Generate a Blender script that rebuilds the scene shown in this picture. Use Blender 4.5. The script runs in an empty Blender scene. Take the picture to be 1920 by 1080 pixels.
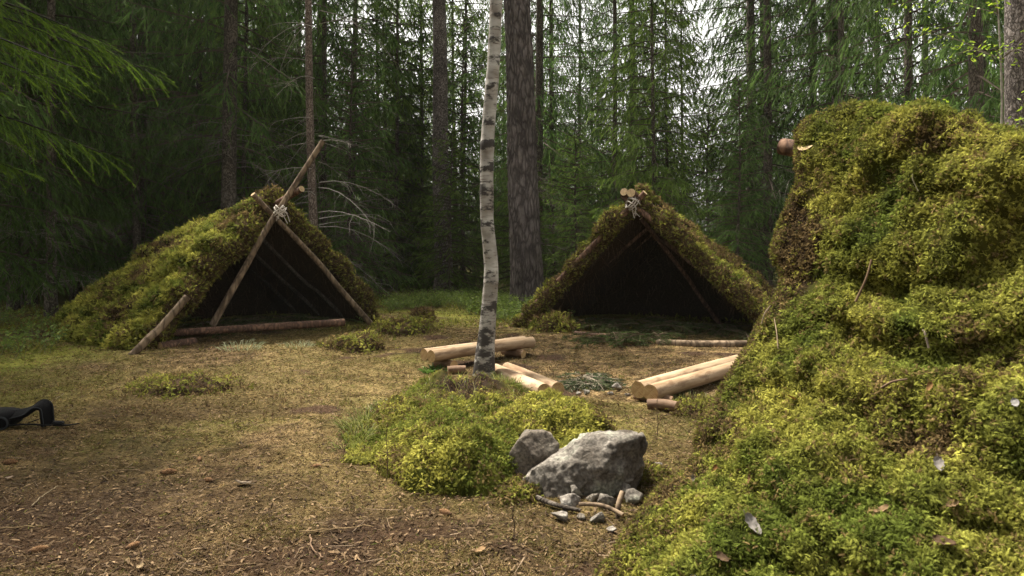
import bpy, bmesh, math, random
import numpy as np
from mathutils import Vector, Matrix

rng = np.random.default_rng(11)
scene = bpy.context.scene
COL = scene.collection
R = math.radians

# ------------------------------------------------------------------ noise
def _h(ix, iy, iz, seed):
    with np.errstate(over='ignore'):
        n = (ix.astype(np.uint32) * np.uint32(374761393) + iy.astype(np.uint32) * np.uint32(668265263)
             + iz.astype(np.uint32) * np.uint32(2147483647) + np.uint32((seed * 144665) & 0xffffffff))
        n = (n ^ (n >> np.uint32(13))) * np.uint32(1274126177)
        n = (n ^ (n >> np.uint32(16))) * np.uint32(2246822519)
        n = n ^ (n >> np.uint32(15))
    return n.astype(np.float64) / 4294967295.0

def vnoise(P, seed=0):
    P = np.asarray(P, float)
    I = np.floor(P).astype(np.int64); f = P - I; f = f * f * (3 - 2 * f)
    out = np.zeros(len(P))
    for dx in (0, 1):
        wx = f[:, 0] if dx else 1 - f[:, 0]
        for dy in (0, 1):
            wy = f[:, 1] if dy else 1 - f[:, 1]
            for dz in (0, 1):
                wz = f[:, 2] if dz else 1 - f[:, 2]
                out += wx * wy * wz * _h(I[:, 0] + dx, I[:, 1] + dy, I[:, 2] + dz, seed)
    return out

def fbm(P, oct=4, seed=0, gain=.5):
    s = 0; a = 1; t = 0; P = np.asarray(P, float)
    for o in range(oct):
        s = s + a * vnoise(P * (2 ** o) + 17.3 * o, seed + o); t += a; a *= gain
    return s / t

def worley(P, seed=0):
    P = np.asarray(P, float); I = np.floor(P).astype(np.int64)
    best = np.full(len(P), 9.); cid = np.zeros(len(P))
    for dx in (-1, 0, 1):
        for dy in (-1, 0, 1):
            for dz in (-1, 0, 1):
                x, y, z = I[:, 0] + dx, I[:, 1] + dy, I[:, 2] + dz
                q = np.stack([x + _h(x, y, z, seed), y + _h(x, y, z, seed + 1), z + _h(x, y, z, seed + 2)], 1)
                d = np.linalg.norm(P - q, axis=1); m = d < best
                best[m] = d[m]; cid[m] = _h(x, y, z, seed + 3)[m]
    return best, cid

def sstep(a, b, x):
    t = np.clip((x - a) / (b - a), 0, 1); return t * t * (3 - 2 * t)

# ------------------------------------------------------------------ ground height
def gz(x, y):
    x = np.atleast_1d(np.asarray(x, float)); y = np.atleast_1d(np.asarray(y, float))
    P = np.stack([x, y, np.zeros_like(x)], 1)
    d = np.hypot(x, y)
    z = .10 * (fbm(P * .45, 3, 5) - .5) + .035 * (fbm(P * 2.1, 3, 9) - .5)
    z = z + .04 * (fbm(P * 4.2, 2, 15) - .5) * sstep(9, 6, d)
    z = z + .05 * (fbm(P * .2, 2, 3) - .5) * sstep(14, 30, d) * 8 + .03 * np.clip(d - 26, 0, 60)
    return z
def g1(x, y): return float(gz(x, y)[0])

def gp(px, py):                      # ground point seen at a pixel of the 1920 picture
    d = 1280 * 1.25 / (py - 465.); return np.array([(px - 960) / 1280 * d, d])

# ------------------------------------------------------------------ mesh helpers
class G:
    def __init__(s): s.V = []; s.F = {3: [], 4: []}; s.C = []; s.n = 0; s.M = {3: [], 4: []}
    def add(s, V, F, c=(1, 1, 1), m=0):
        V = np.asarray(V, float).reshape(-1, 3); F = np.asarray(F, np.int64)
        c = np.asarray(c, float)
        if c.ndim == 1: c = np.tile(c, (len(V), 1))
        s.V.append(V); s.F[F.shape[1]].append(F + s.n); s.C.append(c); s.n += len(V)
        s.M[F.shape[1]].append(np.full(len(F), m))
    def mesh(s, name, mats, smooth=False):
        V = np.concatenate(s.V); C = np.concatenate(s.C)
        t = np.concatenate(s.F[3]) if s.F[3] else np.zeros((0, 3), int)
        q = np.concatenate(s.F[4]) if s.F[4] else np.zeros((0, 4), int)
        mi = np.concatenate(s.M[3] + s.M[4]).astype(np.int32)
        me = bpy.data.meshes.new(name)
        me.vertices.add(len(V)); me.vertices.foreach_set('co', V.astype(np.float32).ravel())
        loops = np.concatenate([t.ravel(), q.ravel()]).astype(np.int32)
        me.loops.add(len(loops)); me.loops.foreach_set('vertex_index', loops)
        st = np.concatenate([np.arange(len(t)) * 3, len(t) * 3 + np.arange(len(q)) * 4]).astype(np.int32)
        me.polygons.add(len(st)); me.polygons.foreach_set('loop_start', st)
        me.polygons.foreach_set('material_index', mi)
        me.polygons.foreach_set('use_smooth', np.full(len(st), smooth))
        at = me.attributes.new('tint', 'FLOAT_COLOR', 'POINT')
        at.data.foreach_set('color', np.concatenate([C, np.ones((len(C), 1))], 1).astype(np.float32).ravel())
        me.update(calc_edges=True)
        for m in (mats if isinstance(mats, (list, tuple)) else [mats]): me.materials.append(m)
        return me
    def build(s, name, mats, parent=None, smooth=False, loc=None):
        me = s.mesh(name, mats, smooth)
        return link(name, me, parent, loc)

def link(name, data, parent=None, loc=None):
    o = bpy.data.objects.new(name, data); COL.objects.link(o)
    if parent: o.parent = parent
    if loc is not None: o.location = loc
    return o

def tag(o, label=None, cat=None, group=None, kind=None):
    if label: o['label'] = label
    if cat: o['category'] = cat
    if group: o['group'] = group
    if kind: o['kind'] = kind
    return o

def thing(name, label, cat, loc=(0, 0, 0), rz=0, group=None):
    o = bpy.data.objects.new(name, None); COL.objects.link(o)
    o.location = loc; o.rotation_euler = (0, 0, rz); o.empty_display_size = .2
    return tag(o, label, cat, group)

def unit(v):
    v = np.asarray(v, float); return v / (np.linalg.norm(v, axis=-1, keepdims=True) + 1e-12)

def spline(P, n):
    P = np.asarray(P, float); k = len(P)
    if k < 3:
        t = np.linspace(0, 1, n)[:, None]; return P[0] * (1 - t) + P[-1] * t
    Q = np.vstack([2 * P[0] - P[1], P, 2 * P[-1] - P[-2]])
    u = np.linspace(0, k - 1 - 1e-9, n); i = u.astype(int); f = (u - i)[:, None]
    a, b, c, d = Q[i], Q[i + 1], Q[i + 2], Q[i + 3]
    return .5 * (2 * b + (c - a) * f + (2 * a - 5 * b + 4 * c - d) * f ** 2 + (3 * b - a - 3 * c + d) * f ** 3)

def tube(g, P, rad, k=8, c=(1, 1, 1), cap=True, capc=None, m=0, mcap=None, wob=0, seed=0):
    P = np.asarray(P, float); n = len(P); rad = np.broadcast_to(np.asarray(rad, float), (n,))
    T = unit(np.gradient(P, axis=0))
    ref = np.array([0, 0, 1.]) if abs(np.mean(T[:, 2])) < .8 else np.array([1., 0, 0])
    A = unit(np.cross(T, ref)); B = np.cross(T, A)
    th = np.arange(k) / k * 2 * np.pi
    rr = rad[:, None] * np.ones(k)
    if wob:
        q = np.stack([np.cos(th)[None, :] * 1.5 + 0 * rr, np.sin(th)[None, :] * 1.5 + 0 * rr, np.arange(n)[:, None] * .5 + 0 * rr], -1).reshape(-1, 3)
        rr = rr * (1 + wob * (fbm(q, 2, seed) - .5).reshape(n, k) * 2)
    V = P[:, None] + rr[..., None] * (np.cos(th)[None, :, None] * A[:, None] + np.sin(th)[None, :, None] * B[:, None])
    i = np.arange(n - 1)[:, None] * k; j = np.arange(k)[None]; j2 = (j + 1) % k
    F = np.stack([i + j, i + j2, i + k + j2, i + k + j], -1).reshape(-1, 4)
    cc = np.asarray(c, float)
    if cc.ndim == 2: cc = np.repeat(cc, k, 0)
    g.add(V.reshape(-1, 3), F, cc, m)
    if cap:
        for e, s in ((0, 1), (n - 1, -1)):
            ring = V[e]; cen = P[e]
            W = np.vstack([ring, cen]); jj = np.arange(k); f = np.stack([jj, (jj + 1) % k, np.full(k, k)], 1)
            if s == 1: f = f[:, ::-1]
            g.add(W, f, capc if capc is not None else (cc if cc.ndim == 1 else cc[e * k]), m if mcap is None else mcap)

def sticks(g, P0, P1, r0, r1, c, m=0):
    """many thin three-sided twigs"""
    P0 = np.asarray(P0, float); P1 = np.asarray(P1, float); n = len(P0)
    T = unit(P1 - P0); rv = rng.normal(size=(n, 3)); A = unit(np.cross(T, rv)); B = np.cross(T, A)
    r0 = np.broadcast_to(r0, (n,))[:, None]; r1 = np.broadcast_to(r1, (n,))[:, None]
    V = []
    for P, r in ((P0, r0), (P1, r1)):
        for a in (0, 2.094, 4.189): V.append(P + r * (math.cos(a) * A + math.sin(a) * B))
    V = np.stack(V, 1).reshape(-1, 3)
    b = np.arange(n)[:, None, None] * 6
    f = np.array([[0, 1, 4, 3], [1, 2, 5, 4], [2, 0, 3, 5]])[None]
    c = np.asarray(c, float)
    if c.ndim == 2: c = np.repeat(c, 6, 0)
    g.add(V, (b + f).reshape(-1, 4), c, m)

def blades(g, P, D, L, W, c, bend=0.0, m=0, N=None):
    """one bent blade per point: quad + tip; D direction, width across"""
    n = len(P); D = unit(D); rv = rng.normal(size=(n, 3)) if N is None else N
    S = unit(np.cross(D, rv)); L = np.broadcast_to(L, (n,))[:, None]; W = np.broadcast_to(W, (n,))[:, None]
    mid = P + D * L * .55; tip = P + D * L + np.array([0, 0, -1.]) * L * bend
    mid = mid + np.array([0, 0, -1.]) * L * bend * .25
    V = np.stack([P - S * W * .35, P + S * W * .35, mid + S * W * .5, mid - S * W * .5, tip], 1).reshape(-1, 3)
    b = np.arange(n)[:, None] * 5
    c = np.asarray(c, float)
    if c.ndim == 2: c = np.repeat(c, 5, 0)
    n0 = g.n
    g.add(V, b + np.array([[0, 1, 2, 3]]), c, m)
    g.F[3].append(n0 + b + np.array([[3, 2, 4]])); g.M[3].append(np.full(n, m))

def spikes(g, P, D, L, W, c, m=0):
    n = len(P); D = unit(D); S = unit(np.cross(D, rng.normal(size=(n, 3))))
    L = np.broadcast_to(L, (n,))[:, None]; W = np.broadcast_to(W, (n,))[:, None]
    V = np.stack([P - S * W * .5, P + S * W * .5, P + D * L], 1).reshape(-1, 3)
    c = np.asarray(c, float)
    if c.ndim == 2: c = np.repeat(c, 3, 0)
    g.add(V, np.arange(3 * n).reshape(-1, 3), c, m)

# moss frond: curved spine with pairs of leaflets
def _frond_template(pairs=4, ups=.75, droop=.5, fwd=.75):
    t = np.linspace(0, 1, pairs + 2)
    sp = np.stack([0 * t, fwd * t, ups * t - droop * t * t], 1)
    V = [*sp]; F = []
    for k in range(pairs):
        l = .27 * (1 - .55 * t[k + 1]) * (1 if k else .7)
        for s in (-1, 1):
            V.append(sp[k + 1] + np.array([s * l, l * .55, .05 - .12 * l])); F.append((k, k + 1, len(V) - 1) if s > 0 else (k + 1, k, len(V) - 1))
    V.append(sp[-1] + np.array([.03, 0, 0]))
    F.append((pairs, len(V) - 1, pairs + 1))
    # widen the last bit
    return np.array(V), np.array(F)
FT = [_frond_template(5), _frond_template(5, .95, .35, .5), _frond_template(4, .5, .45, .9)]

def fronds(g, P, N, size, c, m=0, tmpl=FT, spread=.35):
    n = len(P); k = len(tmpl); pick = rng.integers(0, k, n)
    N = unit(N + rng.normal(size=(n, 3)) * spread); rv = rng.normal(size=(n, 3))
    X = unit(np.cross(N, rv)); Y = np.cross(N, X)
    size = np.broadcast_to(size, (n,)); c = np.asarray(c, float)
    if c.ndim == 1: c = np.tile(c, (n, 1))
    for j, (TV, TF) in enumerate(tmpl):
        I = np.nonzero(pick == j)[0]
        if not len(I): continue
        s = size[I][:, None, None]
        V = P[I][:, None] + s * (TV[None, :, 0:1] * X[I][:, None] + TV[None, :, 1:2] * Y[I][:, None] + TV[None, :, 2:3] * N[I][:, None])
        F = TF[None] + (np.arange(len(I)) * len(TV))[:, None, None]
        # tips a little paler than the roots of the frond, as the plant itself is
        g.add(V.reshape(-1, 3), F.reshape(-1, 3), np.repeat(c[I], len(TV), 0), m)

def tufts(g, P, N, k, tr, th, size, c, m=0, spread=.3):
    """cushions of k fronds fanning out of each point"""
    n = len(P); N = unit(N); rv = rng.normal(size=(n, 3)); X = unit(np.cross(N, rv)); Y = np.cross(N, X)
    a = rng.uniform(0, 6.283, (n, k)); r = np.sqrt(rng.random((n, k))); sc = rng.uniform(.6, 1.45, (n, 1))
    off = (np.cos(a) * r)[..., None] * X[:, None] + (np.sin(a) * r)[..., None] * Y[:, None]
    Q = P[:, None] + off * (tr * sc)[..., None] + N[:, None] * (th * sc * (1 - r * r))[..., None]
    NN = N[:, None] * .8 + off * 1.1 + np.array([0, 0, .25])
    cc = np.asarray(c)[:, None] * rng.uniform(.7, 1.3, (n, k, 1))
    fronds(g, Q.reshape(-1, 3), NN.reshape(-1, 3), (size * sc * rng.uniform(.7, 1.3, (n, k))).ravel(), cc.reshape(-1, 3), m, spread=spread)

def sample_tris(V, T, n, w=None):
    a, b, c = V[T[:, 0]], V[T[:, 1]], V[T[:, 2]]
    N = np.cross(b - a, c - a); A = np.linalg.norm(N, axis=1) / 2
    p = A if w is None else A * w
    i = rng.choice(len(T), n, p=p / p.sum())
    u, v = rng.random(n), rng.random(n); f = u + v > 1; u[f] = 1 - u[f]; v[f] = 1 - v[f]
    return a[i] + (b - a)[i] * u[:, None] + (c - a)[i] * v[:, None], unit(N[i]), i

def lerp3(a, b, t):
    return np.asarray(a)[None] * (1 - t[:, None]) + np.asarray(b)[None] * t[:, None]

# ------------------------------------------------------------------ materials
def newmat(name):
    m = bpy.data.materials.new(name); m.use_nodes = True
    nt = m.node_tree; nt.nodes.clear()
    return m, nt, nt.nodes, nt.links

def N_(ns, t, **kw):
    n = ns.new(t)
    for k, v in kw.items():
        if k in n.inputs: n.inputs[k].default_value = v
        else: setattr(n, k, v)
    return n

def mat_tint(name, rough=.8, trans=0., spec=.2, vary=.35, vscale=30., bump=0., bscale=60., per_object=0):
    """colour from the 'tint' attribute, with fine procedural variation"""
    m, nt, ns, L = newmat(name)
    out = N_(ns, 'ShaderNodeOutputMaterial'); at = N_(ns, 'ShaderNodeAttribute', attribute_name='tint')
    tc = N_(ns, 'ShaderNodeTexCoord')
    nz = N_(ns, 'ShaderNodeTexNoise', Scale=vscale, Detail=3.)
    L.new(tc.outputs['Object'], nz.inputs['Vector'])
    mr = N_(ns, 'ShaderNodeMapRange'); mr.inputs[1].default_value = .3; mr.inputs[2].default_value = .7
    mr.inputs[3].default_value = 1 - vary; mr.inputs[4].default_value = 1 + vary
    L.new(nz.outputs['Fac'], mr.inputs[0])
    mx = N_(ns, 'ShaderNodeVectorMath', operation='SCALE')
    L.new(at.outputs['Color'], mx.inputs[0]); L.new(mr.outputs[0], mx.inputs['Scale'])
    if per_object:          # each tree its own shade of green
        oi = N_(ns, 'ShaderNodeObjectInfo'); m3 = N_(ns, 'ShaderNodeMapRange'); m3.inputs[3].default_value = 1 - per_object; m3.inputs[4].default_value = 1 + per_object
        L.new(oi.outputs['Random'], m3.inputs[0]); m4 = N_(ns, 'ShaderNodeVectorMath', operation='SCALE'); L.new(mx.outputs[0], m4.inputs[0]); L.new(m3.outputs[0], m4.inputs['Scale']); mx = m4
    p = N_(ns, 'ShaderNodeBsdfPrincipled', Roughness=rough); p.inputs['Specular IOR Level'].default_value = spec
    L.new(mx.outputs[0], p.inputs['Base Color'])
    if bump:
        nb = N_(ns, 'ShaderNodeTexNoise', Scale=bscale, Detail=5.); L.new(tc.outputs['Object'], nb.inputs['Vector'])
        bp = N_(ns, 'ShaderNodeBump', Strength=bump, Distance=.02); L.new(nb.outputs['Fac'], bp.inputs['Height'])
        L.new(bp.outputs[0], p.inputs['Normal'])
    if trans:
        t = N_(ns, 'ShaderNodeBsdfTranslucent'); L.new(mx.outputs[0], t.inputs['Color'])
        mm = N_(ns, 'ShaderNodeMixShader', Fac=trans); L.new(p.outputs[0], mm.inputs[1]); L.new(t.outputs[0], mm.inputs[2])
        L.new(mm.outputs[0], out.inputs[0])
    else: L.new(p.outputs[0], out.inputs[0])
    return m

def ramp(ns, stops):
    r = ns.new('ShaderNodeValToRGB'); e = r.color_ramp.elements
    while len(e) < len(stops): e.new(.5)
    for k, (p, c) in enumerate(stops): e[k].position = p; e[k].color = (*c, 1)
    return r

M = {}
M['moss'] = mat_tint('moss', .9, .34, .04, .3, 14.)
M['needles'] = mat_tint('spruce_needles', .7, .55, .08, .3, 2.5, per_object=.35)
M['needles_near'] = mat_tint('spruce_needles_near', .8, .38, .05, .3, 8.)
M['leaf'] = mat_tint('young_leaves', .5, .45, .3, .2, 20.)
M['dry'] = mat_tint('dry_litter', .9, .15, .05, .3, 40.)
M['twig'] = mat_tint('twig_bark', .9, 0, .05, .35, 25.)
M['black'] = mat_tint('black_webbing', .85, 0, .12, .15, 120., .3, 400.)
M['rope'] = mat_tint('rope', .9, 0, .1, .3, 200.)
M['underlayer'] = mat_tint('branch_underlayer', .95, 0, .05, .5, 40., .8, 60.)

def mat_bark(name, cols, scale, zs, bump, dist=.03, rough=.9):
    m, nt, ns, L = newmat(name)
    out = N_(ns, 'ShaderNodeOutputMaterial'); tc = N_(ns, 'ShaderNodeTexCoord')
    mp = N_(ns, 'ShaderNodeMapping'); mp.inputs['Scale'].default_value = (1, 1, zs)
    L.new(tc.outputs['Object'], mp.inputs[0])
    n1 = N_(ns, 'ShaderNodeTexNoise', Scale=scale * .4, Detail=4.)
    L.new(mp.outputs[0], n1.inputs['Vector'])
    ad = N_(ns, 'ShaderNodeMixRGB', Fac=.22); L.new(mp.outputs[0], ad.inputs[1]); L.new(n1.outputs['Color'], ad.inputs[2])
    vo = N_(ns, 'ShaderNodeTexVoronoi', Scale=scale, feature='DISTANCE_TO_EDGE'); L.new(ad.outputs[0], vo.inputs['Vector'])
    n2 = N_(ns, 'ShaderNodeTexNoise', Scale=scale * 3, Detail=6., Roughness=.7); L.new(mp.outputs[0], n2.inputs['Vector'])
    mr = N_(ns, 'ShaderNodeMapRange'); mr.inputs[1].default_value = 0; mr.inputs[2].default_value = .25
    L.new(vo.outputs['Distance'], mr.inputs[0])
    ma = N_(ns, 'ShaderNodeMath', operation='MULTIPLY'); L.new(mr.outputs[0], ma.inputs[0]); L.new(n2.outputs['Fac'], ma.inputs[1])
    r = ramp(ns, cols); L.new(ma.outputs[0], r.inputs[0])
    # broad lichen / weather variation
    n3 = N_(ns, 'ShaderNodeTexNoise', Scale=2.2, Detail=3.); L.new(tc.outputs['Object'], n3.inputs['Vector'])
    mr3 = N_(ns, 'ShaderNodeMapRange'); mr3.inputs[1].default_value = .35; mr3.inputs[2].default_value = .65; mr3.inputs[3].default_value = .7; mr3.inputs[4].default_value = 1.25
    L.new(n3.outputs['Fac'], mr3.inputs[0])
    sc = N_(ns, 'ShaderNodeVectorMath', operation='SCALE'); L.new(r.outputs[0], sc.inputs[0]); L.new(mr3.outputs[0], sc.inputs['Scale'])
    p = N_(ns, 'ShaderNodeBsdfPrincipled', Roughness=rough); p.inputs['Specular IOR Level'].default_value = .15
    L.new(sc.outputs[0], p.inputs['Base Color'])
    b = N_(ns, 'ShaderNodeBump', Strength=bump, Distance=dist); L.new(ma.outputs[0], b.inputs['Height']); L.new(b.outputs[0], p.inputs['Normal'])
    L.new(p.outputs[0], out.inputs[0])
    return m
M['pine_bark'] = mat_bark('pine_bark', [(0, (.045, .037, .035)), (.35, (.105, .088, .083)), (.8, (.20, .175, .165))], 13, .27, .9, .025)
M['scaly_bark'] = mat_bark('scaly_bark', [(0, (.035, .03, .028)), (.28, (.12, .10, .09)), (.6, (.24, .21, .195)), (.85, (.37, .34, .315))], 26, .55, .7, .015)
M['red_bark'] = mat_bark('thin_pine_bark', [(0, (.05, .035, .028)), (.3, (.14, .108, .088)), (.8, (.28, .225, .19))], 26, .5, .6, .01)
M['spruce_bark'] = mat_bark('spruce_bark', [(0, (.035, .028, .022)), (.4, (.10, .083, .068)), (.85, (.20, .175, .15))], 22, .5, .7, .015)
M['pole_bark'] = mat_bark('pole_bark', [(0, (.07, .05, .033)), (.35, (.18, .13, .087)), (.85, (.30, .23, .155))], 14, .3, .4, .006)
M['dark_pole'] = mat_bark('dark_pole_bark', [(0, (.05, .03, .022)), (.4, (.13, .075, .05)), (.85, (.24, .15, .10))], 18, .3, .4, .006)

def mat_birch():
    m, nt, ns, L = newmat('birch_bark')
    out = N_(ns, 'ShaderNodeOutputMaterial'); tc = N_(ns, 'ShaderNodeTexCoord')
    sx = N_(ns, 'ShaderNodeSeparateXYZ'); L.new(tc.outputs['Object'], sx.inputs[0])
    def mapped(sc):
        mp = N_(ns, 'ShaderNodeMapping'); mp.inputs['Scale'].default_value = sc; L.new(tc.outputs['Object'], mp.inputs[0]); return mp
    base = N_(ns, 'ShaderNodeTexNoise', Scale=5., Detail=5.); L.new(mapped((1, 1, 1.6)).outputs[0], base.inputs['Vector'])
    rb = ramp(ns, [(.3, (.13, .105, .085)), (.45, (.24, .222, .198)), (.7, (.39, .375, .345))]); L.new(base.outputs['Fac'], rb.inputs[0])
    # fine horizontal lenticels
    le = N_(ns, 'ShaderNodeTexNoise', Scale=14., Detail=3.); L.new(mapped((.5, .5, 5.5)).outputs[0], le.inputs['Vector'])
    rl = ramp(ns, [(.60, (0, 0, 0)), (.68, (1, 1, 1))]); L.new(le.outputs['Fac'], rl.inputs[0])
    mx = N_(ns, 'ShaderNodeMixRGB'); mx.inputs[2].default_value = (.13, .10, .085, 1)
    L.new(rl.outputs[0], mx.inputs[0]); L.new(rb.outputs[0], mx.inputs[1])
    # black patches, denser towards the foot where the bark is old and cracked
    bk = N_(ns, 'ShaderNodeTexNoise', Scale=7., Detail=7., Roughness=.7); L.new(mapped((.8, .8, 1.7)).outputs[0], bk.inputs['Vector'])
    hh = N_(ns, 'ShaderNodeMapRange'); hh.inputs[1].default_value = .15; hh.inputs[2].default_value = 1.35; hh.inputs[3].default_value = .135; hh.inputs[4].default_value = 0.
    L.new(sx.outputs['Z'], hh.inputs[0])
    ad = N_(ns, 'ShaderNodeMath', operation='ADD'); L.new(bk.outputs['Fac'], ad.inputs[0]); L.new(hh.outputs[0], ad.inputs[1])
    at = N_(ns, 'ShaderNodeAttribute', attribute_name='tint')
    sa = N_(ns, 'ShaderNodeSeparateColor'); L.new(at.outputs['Color'], sa.inputs[0])
    ad2 = N_(ns, 'ShaderNodeMath', operation='ADD'); L.new(ad.outputs[0], ad2.inputs[0]); L.new(sa.outputs[0], ad2.inputs[1])
    rk = ramp(ns, [(.555, (0, 0, 0)), (.63, (1, 1, 1))]); L.new(ad2.outputs[0], rk.inputs[0])
    m2 = N_(ns, 'ShaderNodeMixRGB'); m2.inputs[2].default_value = (.035, .03, .027, 1)
    L.new(rk.outputs[0], m2.inputs[0]); L.new(mx.outputs[0], m2.inputs[1])
    p = N_(ns, 'ShaderNodeBsdfPrincipled', Roughness=.7); p.inputs['Specular IOR Level'].default_value = .25
    L.new(m2.outputs[0], p.inputs['Base Color'])
    b = N_(ns, 'ShaderNodeBump', Strength=.9, Distance=.012); L.new(ad2.outputs[0], b.inputs['Height']); L.new(b.outputs[0], p.inputs['Normal'])
    L.new(p.outputs[0], out.inputs[0]); return m
M['birch'] = mat_birch()

def mat_peeled():
    m, nt, ns, L = newmat('peeled_log')
    out = N_(ns, 'ShaderNodeOutputMaterial'); tc = N_(ns, 'ShaderNodeTexCoord'); at = N_(ns, 'ShaderNodeAttribute', attribute_name='tint')
    mp = N_(ns, 'ShaderNodeMapping'); mp.inputs['Scale'].default_value = (.5, 5, 5); L.new(tc.outputs['Object'], mp.inputs[0])
    n1 = N_(ns, 'ShaderNodeTexNoise', Scale=3.2, Detail=7., Roughness=.62); L.new(mp.outputs[0], n1.inputs['Vector'])
    r = ramp(ns, [(.30, (.20, .125, .07)), (.42, (.26, .185, .115)), (.55, (.36, .275, .185)), (.72, (.44, .355, .255))]); L.new(n1.outputs['Fac'], r.inputs[0])
    mq = N_(ns, 'ShaderNodeMapping'); mq.inputs['Scale'].default_value = (.55, 2.2, 2.2); L.new(tc.outputs['Object'], mq.inputs[0])
    n2 = N_(ns, 'ShaderNodeTexNoise', Scale=6., Detail=5., Roughness=.65); L.new(mq.outputs[0], n2.inputs['Vector'])
    r2 = ramp(ns, [(.54, (0, 0, 0)), (.62, (1, 1, 1))]); L.new(n2.outputs['Fac'], r2.inputs[0])
    mx = N_(ns, 'ShaderNodeMixRGB'); mx.inputs[2].default_value = (.17, .105, .065, 1); L.new(r.outputs[0], mx.inputs[1])
    f = N_(ns, 'ShaderNodeMath', operation='MULTIPLY'); f.inputs[1].default_value = .7; L.new(r2.outputs[0], f.inputs[0]); L.new(f.outputs[0], mx.inputs[0])
    ml = N_(ns, 'ShaderNodeMixRGB', blend_type='MULTIPLY', Fac=1.); L.new(mx.outputs[0], ml.inputs[1]); L.new(at.outputs['Color'], ml.inputs[2])
    p = N_(ns, 'ShaderNodeBsdfPrincipled', Roughness=.7); L.new(ml.outputs[0], p.inputs['Base Color'])
    p.inputs['Specular IOR Level'].default_value = .2
    b = N_(ns, 'ShaderNodeBump', Strength=.35, Distance=.006); L.new(n1.outputs['Fac'], b.inputs['Height']); L.new(b.outputs[0], p.inputs['Normal'])
    L.new(p.outputs[0], out.inputs[0]); return m
M['peeled'] = mat_peeled()

def mat_cut():       # sawn end with growth rings, log axis along local X
    m, nt, ns, L = newmat('sawn_end')
    out = N_(ns, 'ShaderNodeOutputMaterial'); tc = N_(ns, 'ShaderNodeTexCoord')
    mp = N_(ns, 'ShaderNodeMapping'); mp.inputs['Scale'].default_value = (0, 1, 1); L.new(tc.outputs['Object'], mp.inputs[0])
    w = N_(ns, 'ShaderNodeTexWave', wave_type='RINGS', rings_direction='X', Scale=28., Distortion=2.2, Detail=3.); w.inputs['Detail Scale'].default_value = 1.5
    L.new(mp.outputs[0], w.inputs['Vector'])
    n = N_(ns, 'ShaderNodeTexNoise', Scale=30., Detail=4.); L.new(tc.outputs['Object'], n.inputs['Vector'])
    ad = N_(ns, 'ShaderNodeMath', operation='MULTIPLY_ADD'); ad.inputs[1].default_value = .5; L.new(w.outputs['Fac'], ad.inputs[0]); L.new(n.outputs['Fac'], ad.inputs[2])
    r = ramp(ns, [(.3, (.15, .08, .035)), (.6, (.31, .195, .085)), (.95, (.42, .30, .155))]); L.new(ad.outputs[0], r.inputs[0])
    p = N_(ns, 'ShaderNodeBsdfPrincipled', Roughness=.85); L.new(r.outputs[0], p.inputs['Base Color']); p.inputs['Specular IOR Level'].default_value = .1
    L.new(p.outputs[0], out.inputs[0]); return m
M['cut'] = mat_cut()

def mat_rock(name, stops, lichen):
    m, nt, ns, L = newmat(name)
    out = N_(ns, 'ShaderNodeOutputMaterial'); tc = N_(ns, 'ShaderNodeTexCoord')
    n1 = N_(ns, 'ShaderNodeTexNoise', Scale=6., Detail=9., Roughness=.65); L.new(tc.outputs['Object'], n1.inputs['Vector'])
    r = ramp(ns, stops); L.new(n1.outputs['Fac'], r.inputs[0])
    n2 = N_(ns, 'ShaderNodeTexNoise', Scale=3.1, Detail=6., Roughness=.7); L.new(tc.outputs['Object'], n2.inputs['Vector'])
    r2 = ramp(ns, [(.52, (0, 0, 0)), (.62, (1, 1, 1))]); L.new(n2.outputs['Fac'], r2.inputs[0])
    mx = N_(ns, 'ShaderNodeMixRGB'); mx.inputs[2].default_value = (*lichen, 1); L.new(r.outputs[0], mx.inputs[1])
    f = N_(ns, 'ShaderNodeMath', operation='MULTIPLY'); f.inputs[1].default_value = .55; L.new(r2.outputs[0], f.inputs[0]); L.new(f.outputs[0], mx.inputs[0])
    n4 = N_(ns, 'ShaderNodeTexNoise', Scale=70., Detail=3.); L.new(tc.outputs['Object'], n4.inputs['Vector'])
    mr = N_(ns, 'ShaderNodeMapRange'); mr.inputs[1].default_value = .35; mr.inputs[2].default_value = .65; mr.inputs[3].default_value = .6; mr.inputs[4].default_value = 1.35
    L.new(n4.outputs['Fac'], mr.inputs[0])
    sc = N_(ns, 'ShaderNodeVectorMath', operation='SCALE'); L.new(mx.outputs[0], sc.inputs[0]); L.new(mr.outputs[0], sc.inputs['Scale'])
    p = N_(ns, 'ShaderNodeBsdfPrincipled', Roughness=.85); L.new(sc.outputs[0], p.inputs['Base Color']); p.inputs['Specular IOR Level'].default_value = .2
    n3 = N_(ns, 'ShaderNodeTexNoise', Scale=22., Detail=8., Roughness=.7); L.new(tc.outputs['Object'], n3.inputs['Vector'])
    b = N_(ns, 'ShaderNodeBump', Strength=.8, Distance=.02); L.new(n3.outputs['Fac'], b.inputs['Height']); L.new(b.outputs[0], p.inputs['Normal'])
    L.new(p.outputs[0], out.inputs[0]); return m
M['granite'] = mat_rock('grey_granite', [(.3, (.05, .04, .03)), (.5, (.13, .115, .098)), (.72, (.27, .245, .21))], (.22, .24, .18))
M['brown_rock'] = mat_rock('brown_rock', [(.3, (.05, .04, .033)), (.5, (.11, .092, .072)), (.72, (.21, .18, .145))], (.20, .19, .16))
M['pale_stone'] = mat_rock('pale_stone', [(.3, (.08, .07, .06)), (.5, (.17, .15, .13)), (.72, (.29, .26, .23))], (.25, .25, .22))

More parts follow.
